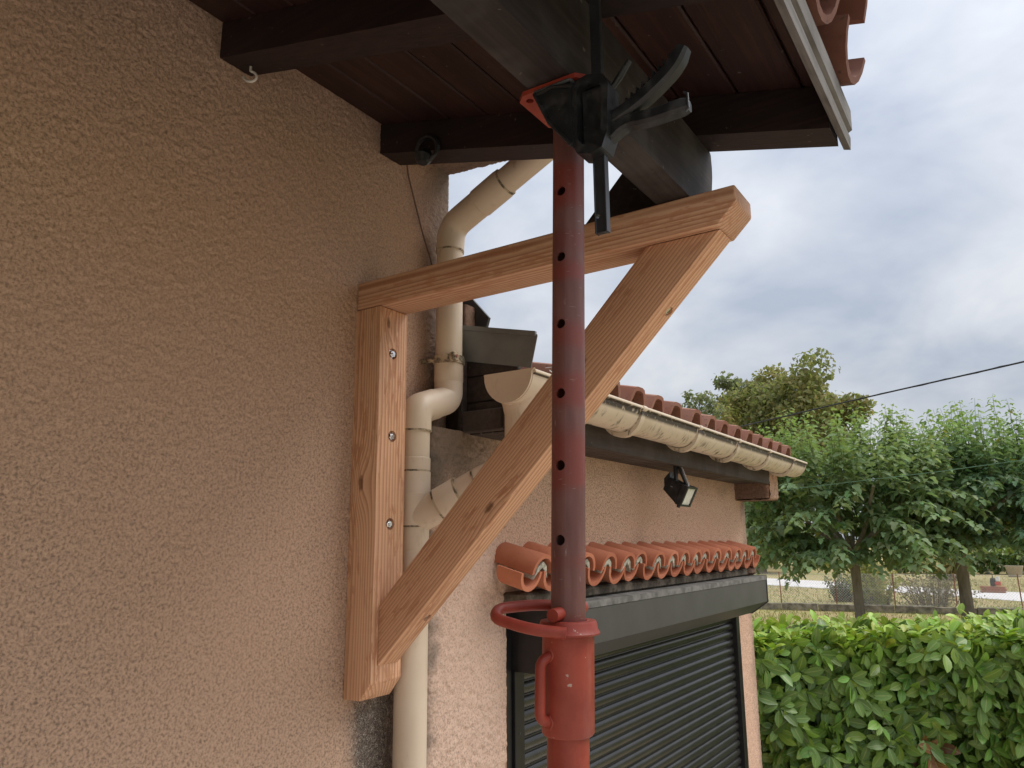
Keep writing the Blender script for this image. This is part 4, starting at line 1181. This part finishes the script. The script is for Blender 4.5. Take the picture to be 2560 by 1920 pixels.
# ================================================================== TREES
def mulberry(name, label, base, fork, R_, ztop, zbot, seed, tint, n_sh, n_single=0, trunk_r=.11, off=(0, 0)):
    global RNG
    RNG = np.random.default_rng(seed); rr = random.Random(seed)
    root = thing(name, base, label, 'tree', 'broad-leaved trees behind the hedge')
    b = Vector(base); ft = Vector((b.x - .03, b.y, fork))
    part('trunk', MB().tube([b, b + Vector((.0, 0, .5)), b.lerp(ft, .6) + Vector((.012, .01, 0)), ft], [trunk_r * 1.35, trunk_r * 1.08, trunk_r * .95, trunk_r * 1.15], 14), BARK, root)
    cen = np.array([b.x + off[0], b.y + off[1], 0])
    tips = []
    for k in range(8):
        a = k * 2 * math.pi / 8 + rr.uniform(-.3, .3); L_ = R_ * rr.uniform(.4, .65)
        p1 = ft + Vector((math.cos(a) * L_ * .5 + off[0] * .5, math.sin(a) * L_ * .5 + off[1] * .5, .35 + rr.uniform(0, .3)))
        p2 = ft + Vector((math.cos(a) * L_ + off[0], math.sin(a) * L_ + off[1], .75 + rr.uniform(0, .6)))
        part('limb', MB().tube([ft - Vector((0, 0, .1)), p1, p2], [trunk_r * .6, trunk_r * .45, trunk_r * .3], 8), BARK, root); tips.append(np.array(p2))
    # shoots: upper ones stand up, lower ones arch outward and hang
    pos, d, n_, sz = [], [], [], []
    mbs = MB()
    zc_ = fork + .9
    for k in range(n_sh):
        a = RNG.uniform(0, 6.283); e = RNG.uniform(-.55, 1.0); rr_ = math.sqrt(RNG.uniform(0.02, 1))
        hor = np.array([math.cos(a), math.sin(a), 0])
        if e > .25:
            st_ = cen + hor * R_ * .78 * rr_ + np.array([0, 0, zc_ + (ztop - zc_) * .45 * RNG.uniform(0, 1)])
            dr_ = unit((hor * .28 * rr_ + np.array([0, 0, 1.0]) + RNG.normal(0, .12, 3))[None])[0]
            L_ = (ztop + RNG.uniform(-.85, .30) - st_[2]) * (1 - .38 * rr_ ** 2); bend = .06
        else:
            st_ = cen + hor * R_ * .62 * rr_ + np.array([0, 0, zbot + .95 + (zc_ + .5 - zbot - .95) * RNG.uniform(0, 1)])
            dr_ = unit((hor * 1.0 + np.array([0, 0, .25]) + RNG.normal(0, .2, 3))[None])[0]; L_ = RNG.uniform(.6, 1.15) * R_ * .48; bend = -.45
        L_ = max(.4, L_); m_ = int(L_ / .046); tt = np.linspace(.08, 1, m_)
        pp = st_[None, :] + dr_[None, :] * (tt * L_)[:, None] + np.array([0, 0, 1.0])[None, :] * (bend * L_ * tt ** 2)[:, None]
        if pp[:, 2].min() > zbot + .2: mbs.tube([Vector(pp[0]), Vector(pp[m_ // 2]), Vector(pp[-1])], [.009, .006, .002], 4, cap=False)
        aa = np.arange(m_) * 2.4 + RNG.uniform(0, 6.28); side_ = np.column_stack([np.cos(aa), np.sin(aa), np.zeros(m_)])
        dl = unit(side_ * .9 + dr_[None, :] * .35 + np.array([0, 0, -.35])[None, :] + RNG.normal(0, .2, (m_, 3)))
        pos.append(pp + side_ * .05); d.append(dl); n_.append(unit(np.array([0, 0, 1.0])[None, :] + side_ * .55 + RNG.normal(0, .3, (m_, 3))))
        sz.append(RNG.uniform(.17, .29, m_) * (1.0 - (.55 if e > .25 else .3) * tt))
    part('shoots', mbs, SHOOT, root, smooth=False, fix=False)
    pos, d, n_, sz = map(np.concatenate, (pos, d, n_, sz))
    ok_ = pos[:, 2] > zbot + RNG.uniform(0, .35, len(pos)); pos, d, n_, sz = pos[ok_], d[ok_], n_[ok_], sz[ok_]
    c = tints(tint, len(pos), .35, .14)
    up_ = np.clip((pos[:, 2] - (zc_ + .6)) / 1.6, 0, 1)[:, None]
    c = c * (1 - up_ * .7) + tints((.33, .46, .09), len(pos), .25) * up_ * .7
    yel = RNG.uniform(0, 1, len(pos)) < .012; c[yel] = (.30, .27, .06)
    keep = np.ones(len(pos), bool)
    if n_single:
        rel = pos - EYE; dist = np.linalg.norm(rel, axis=1); fw = rel @ np.array([-.5428, .8145, .2047]); px = rel @ np.array([.8313, .5557, -.0069]) / fw
        side_out = -np.sum((pos - cen)[:, :2] * rel[:, :2], 1) / dist
        sc_ = np.where((px > .32) & (px < .66), sz / dist * (1 + .5 * side_out) * (.4 + np.abs(np.sum(n_ * rel, 1) / dist)), -9)
        bg_ = np.argsort(-sc_)[:n_single]; keep[bg_] = False
        pl_ = [tuple(np.array(tint) * q) for q in (.75, 1.0, 1.3)] + [(.15, .24, .05)]
        me = leaf_variants('leaf', LOBED, L_TREE, pl_)
        single_leaves(root, me, pos[bg_], d[bg_], n_[bg_], sz[bg_], [int(np.argmin([np.abs(np.array(p) - c[i]).sum() for p in pl_])) for i in bg_])
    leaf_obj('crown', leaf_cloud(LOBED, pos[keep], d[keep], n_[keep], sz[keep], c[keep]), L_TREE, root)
    return root
mulberry('mulberry_tree', 'bushy green tree with slim trunk next to the annexe corner', (-1.896, 18.457, GZ), -.25, 2.75, 2.75, -1.50, 21, (.27, .38, .185), 460, 300, .10, (-.15, 0))
mulberry('mulberry_tree', 'darker green tree with thicker trunk at the right edge', (.067, 19.77, GZ), -.10, 2.6, 2.85, -1.15, 22, (.185, .295, .160), 460, 300, .125, (.9, .5))

def far_tree(name, label, base, height, crown, leaf, n, seed, tint, tint2, group='trees on the far side'):
    """tall tree: trunk, forked limbs, crown of many leaf clumps"""
    global RNG
    RNG = np.random.default_rng(seed); rr = random.Random(seed)
    root = thing(name, base, label, 'tree', group)
    b = Vector(base); zc_, rx, rz = crown
    part('trunk', MB().tube([b, b + Vector((.1, 0, height * .3)), b + Vector((.3, .1, height * .62))], [.38, .3, .16], 10), BARK, root)
    cl = []
    for k in range(46):
        u = unit(RNG.normal(0, 1, (1, 3)))[0]; q = RNG.uniform(.35, .96)
        c = np.array([b.x + u[0] * rx * q, b.y + u[1] * rx * q, b.z + zc_ + u[2] * rz * q]); cl.append(c)
        st_ = b + Vector((.15, 0, height * rr.uniform(.25, .5)))
        mid = (st_ + Vector(c)) / 2 + Vector((0, 0, -.3))
        part('limb', MB().tube([st_, mid, Vector(c)], [.09, .06, .02], 6, cap=False), BARK, root, smooth=False, fix=False)
    cl = np.array(cl); idx = RNG.integers(0, len(cl), n); rad = RNG.uniform(.22, .36, len(cl)) * rx
    off_ = unit(RNG.normal(0, 1, (n, 3))) * (RNG.uniform(.1, 1, (n, 1)) ** .45)
    pos = cl[idx] + off_ * rad[idx][:, None] * np.array([1, 1, .8])
    d = unit(RNG.normal(0, 1, (n, 3)) + np.array([0, 0, -.4])); n_ = unit(off_ + np.array([0, 0, .8]) + RNG.normal(0, .4, (n, 3)))
    c = tints(tint, n, .35, .15); m_ = RNG.uniform(0, 1, len(cl))[idx][:, None] * RNG.uniform(.3, 1, (n, 1)); c = c * (1 - m_) + tints(tint2, n, .3) * m_
    leaf_obj('crown', leaf_cloud(SIMPLE, pos, d, n_, RNG.uniform(.7, 1.3, n) * leaf, c), L_FAR, root)
    return root
far_tree('broadleaf_tree', 'tall olive and yellowing tree standing behind the hedge trees', (-13.3, 61.5, GZ), 16.5, (10.9, 5.7, 5.6), .36, 17000, 31, (.27, .28, .125), (.44, .37, .14))
far_tree('grey_green_tree', 'low grey-green tree peeking over the annexe roof ridge', (-17.6, 53.0, GZ), 12.5, (10.4, 1.75, 2.6), .24, 3400, 32, (.22, .25, .15), (.32, .31, .17))
far_tree('grey_green_tree', 'grey-green tree directly left of the tall olive tree', (-17.3, 64.5, GZ), 16, (13.0, 3.1, 3.6), .30, 5600, 33, (.22, .25, .15), (.32, .31, .17))
far_tree('dark_far_tree', 'dark leafy tree far behind the white gravel path', (1.5, 62, GZ), 9, (4.6, 4.6, 4.4), .36, 7000, 34, (.035, .065, .024), (.06, .10, .03))
far_tree('dark_far_tree', 'dark round tree glimpsed between the two trunks', (-5.5, 66, GZ), 8, (3.8, 4.4, 3.6), .36, 6000, 35, (.04, .075, .026), (.07, .11, .03))
far_tree('dark_far_tree', 'dark tree half hidden by the annexe corner', (-13.0, 50, GZ), 7, (3.3, 3.2, 3.2), .32, 5000, 36, (.04, .075, .026), (.08, .12, .03))

def shrub(name, label, base, rx, h, n, seed, tint, leaf, twig, cat='shrub', flat=.0):
    global RNG
    RNG = np.random.default_rng(seed)
    root = thing(name, base, label, cat)
    b = np.array(base); mb = MB()
    tipz = []
    for k in range(60):
        a = RNG.uniform(0, 6.28); q = RNG.uniform(.2, 1); p1 = b + np.array([math.cos(a) * rx * q, math.sin(a) * rx * q, h * RNG.uniform(.5, 1.0) * (1 - .35 * q)])
        b2 = b + np.array([math.cos(a) * rx * q * .55, math.sin(a) * rx * q * .55, 0]); mid = b2 + (p1 - b2) * .5 + np.array([0, 0, h * .12]); mb.tube([Vector(b2), Vector(mid), Vector(p1)], [.018, .01, .004], 4, cap=False); tipz += [b2 + (mid - b2) * .5, mid, p1]
    part('twigs', mb, twig, root, smooth=False, fix=False)
    tipz = np.array(tipz); pos = tipz[RNG.integers(0, len(tipz), n)] + RNG.normal(0, rx * .13, (n, 3)); pos[:, 2] = np.maximum(pos[:, 2], b[2] + .03)
    leaf_obj('foliage', leaf_cloud(SIMPLE, pos, unit(RNG.normal(0, 1, (n, 3))), unit(RNG.normal(0, 1, (n, 3)) + np.array([0, 0, .6])), RNG.uniform(.6, 1.3, n) * leaf, tints(tint, n, .35, .15)), L_TREE, root)
TWIG = plain('dry_twig', (.20, .15, .11), .9, .1)
shrub('dead_shrub', 'brown twiggy bush growing against the chain-link fence', (-1.35, 28.2, GZ), 1.35, 1.25, 1300, 41, (.17, .12, .08), .08, TWIG)
shrub('yellow_shrub', 'thin yellow-green shrub just right of the slim trunk', (-2.75, 25.9, GZ), .7, 1.6, 2400, 42, (.36, .35, .11), .11, TWIG)
shrub('grey_shrub', 'small grey-green bush left of the slim trunk', (-4.1, 28.5, GZ), .6, 1.1, 900, 43, (.10, .13, .08), .08, TWIG)
shrub('dry_clump', 'tuft of tall straw-coloured grass before the far hedge', (-2.2, 45, GZ), 1.1, 1.9, 900, 44, (.36, .31, .13), .28, TWIG, 'grass clump')

# far hedge across the way
FH = thing('far_hedge', (2, 54, GZ), 'bright green clipped hedge in the distance beyond the path', 'hedge')
RNG = np.random.default_rng(51); n = 5200
s_ = RNG.uniform(-6, 12, n); dp = RNG.uniform(0, 1.2, n); zz = RNG.uniform(0, 1, n) ** .7 * 1.45
pos = np.column_stack([s_, 53.2 + .15 * s_ + dp, GZ + zz])
c = tints((.075, .14, .03), n, .35); hi = (zz > 1.15)[:, None]; c = np.where(hi, tints((.22, .30, .05), n, .25), c)
leaf_obj('foliage', leaf_cloud(SIMPLE, pos, unit(RNG.normal(0, 1, (n, 3)) + np.array([0, 0, .5])), unit(RNG.normal(0, .6, (n, 3)) + np.array([.3, -.8, .6])), RNG.uniform(.16, .34, n), c), L_HEDGE, FH)

# ================================================================== KERB, FENCE, SMALL GARDEN THINGS
ku = Vector((.984, .178, 0)).normalized(); kn = Vector((-ku.y, ku.x, 0)); k0 = Vector((-5.113, 24.38, GZ))
KB = thing('block_kerb', tuple(k0), 'low weathered grey concrete block kerb below the fence', 'kerb')
for k in range(-7, 14):
    c = k0 + ku * (k * 1.03); L_ = 1.012; hgt = .20 + random.uniform(-.012, .012); o_ = random.uniform(-.012, .012)
    rg = []
    for z0, ins in ((0, 0), (hgt - .012, 0), (hgt, .012)):
        rg.append([c + ku * a + kn * (b + o_) + Vector((0, 0, z0)) for a, b in ((ins, -.08 + ins), (L_ - ins, -.08 + ins), (L_ - ins, .08 - ins), (ins, .08 - ins))])
    part('block', MB().loft(rg), CONC, KB, False)
FN = thing('chain_link_fence', tuple(k0 + Vector((0, 0, .2))), 'wire chain-link fence on rusty posts above the block kerb', 'fence')
for k in range(-5, 9):
    c = k0 + ku * (k * 1.558) + kn * .0
    part('post', MB().tube([c + Vector((0, 0, .205)), c + Vector((random.uniform(-.03, .03), 0, 1.12))], .016, 8), RUST, FN)
mb = MB(); f0, f1 = -7.6, 12.2; pit = .075; hh = .86
w3 = .0026
def wire(p, q):
    d = (q - p).normalized(); u = d.cross(kn).normalized() * w3; v = kn * w3
    mb.loft([[p + u, p + v, p - u, p - v], [q + u, q + v, q - u, q - v]], cap=False)
x = f0
while x < f1:
    b0_ = k0 + ku * x + kn * .03 + Vector((0, 0, .22))
    wire(b0_, b0_ + ku * hh + Vector((0, 0, hh))); wire(b0_ + ku * hh, b0_ + Vector((0, 0, hh))); x += pit
for z in (.22, .65, 1.08): wire(k0 + ku * f0 + kn * .03 + Vector((0, 0, z)), k0 + ku * (f1 + hh) + kn * .03 + Vector((0, 0, z)))
part('wire_mesh', mb, GALV, FN, False, fix=False, kind='stuff')

PT = thing('garden_pot', (.6, 50.5, GZ), 'round beige planter standing in front of the far hedge', 'planter')
rg = [[Vector((.6 + r * math.cos(a), 50.5 + r * math.sin(a), GZ + z)) for a in np.linspace(0, 2 * math.pi, 17)[:-1]] for z, r in ((0, .30), (.45, .40), (.55, .44), (.60, .44), (.60, .38), (.45, .34))]
part('pot', MB().loft(rg), plain('beige_pot', (.42, .36, .27), .9, .1), PT)
part('soil', MB().tube([(.6, 50.5, GZ + .45), (.6, 50.5, GZ + .52)], .37, 16), plain('soil', (.07, .05, .035), .95, .1), PT)
PM = thing('garden_pump', (.06, 35.7, GZ), 'small red and black pump standing on a brick plinth', 'pump')
for r in range(3):
    for k in range(4):
        for j in range(2):
            a = Vector((-.42 + k * .215 + (.05 if r % 2 else 0), 35.55 + j * .16, GZ + r * .085))
            part('brick', MB().box(a, a + Vector((.205, .15, .078)), .004), BRICKM, PM, False)
part('body', MB().tube([(.05, 35.7, GZ + .255), (.05, 35.7, GZ + .45), (.05, 35.7, GZ + .56)], [.10, .11, .07], 14), BLACK, PM)
part('motor', MB().tube([(.12, 35.66, GZ + .36), (.30, 35.62, GZ + .36)], .075, 14), plain('pump_red', (.45, .05, .03), .5), PM)
part('tank', MB().tube([(.22, 35.66, GZ + .45), (.22, 35.66, GZ + .62)], .07, 12), plain('pump_white', (.65, .63, .58), .5), PM)
part('lever', MB().tube([(.05, 35.7, GZ + .56), (.05, 35.7, GZ + .72), (-.12, 35.7, GZ + .76)], .018, 8), BLACK, PM)

# ================================================================== DRY GRASS TUFTS ON THE LAWN (uncountable)
RNG = np.random.default_rng(61); n = 26000
s_ = RNG.uniform(0, 1, n); rd = 11 + 30 * s_ ** 1.3; an = RNG.uniform(.25, .72, n)
gx_ = 1.3 + rd * (-.5428 + .8313 * an) ; gy_ = rd * (.8145 + .5557 * an)
ax_ = [q[0] for q in pl]; onp = (gy_ > np.interp(gx_, ax_, [q[2] for q in pl]) - .15) & (gy_ < np.interp(gx_, ax_, [q[1] for q in pl]) + .15)
gx_, gy_ = gx_[~onp], gy_[~onp]; n = len(gx_)
pos = np.column_stack([gx_, gy_, np.full(n, GZ - .005)])
blade = leaf_template([0, 1.0], [.10, .01], .1, .25)
gr_ = bpy.data.objects.new('grass_root', None)
d = unit(RNG.normal(0, .55, (n, 3)) * np.array([1, 1, 0]) + np.array([0, 0, 1.0]))
m_ = RNG.uniform(0, 1, (n, 1)); c = tints((.40, .33, .15), n, .3) * m_ + tints((.19, .21, .06), n, .3) * (1 - m_)
V, F, UV, C_ = leaf_cloud(blade, pos, d, unit(RNG.normal(0, 1, (n, 3))), RNG.uniform(.05, .13, n), c)
me = np_mesh('grass', V, F, False)
ca = me.color_attributes.new('tint', 'FLOAT_COLOR', 'POINT'); ca.data.foreach_set('color', np.concatenate([C_, np.ones((len(C_), 1))], 1).astype(np.float32).ravel())
ul = me.uv_layers.new(name='UVMap'); ul.data.foreach_set('uv', UV[F.ravel()].astype(np.float32).ravel())
me.materials.append(L_TREE)
gr_ = bpy.data.objects.new('grass', me); COL.objects.link(gr_)
gr_['kind'] = 'stuff'; gr_['label'] = 'short dry yellowish grass covering the lawn behind hedge'; gr_['category'] = 'grass'
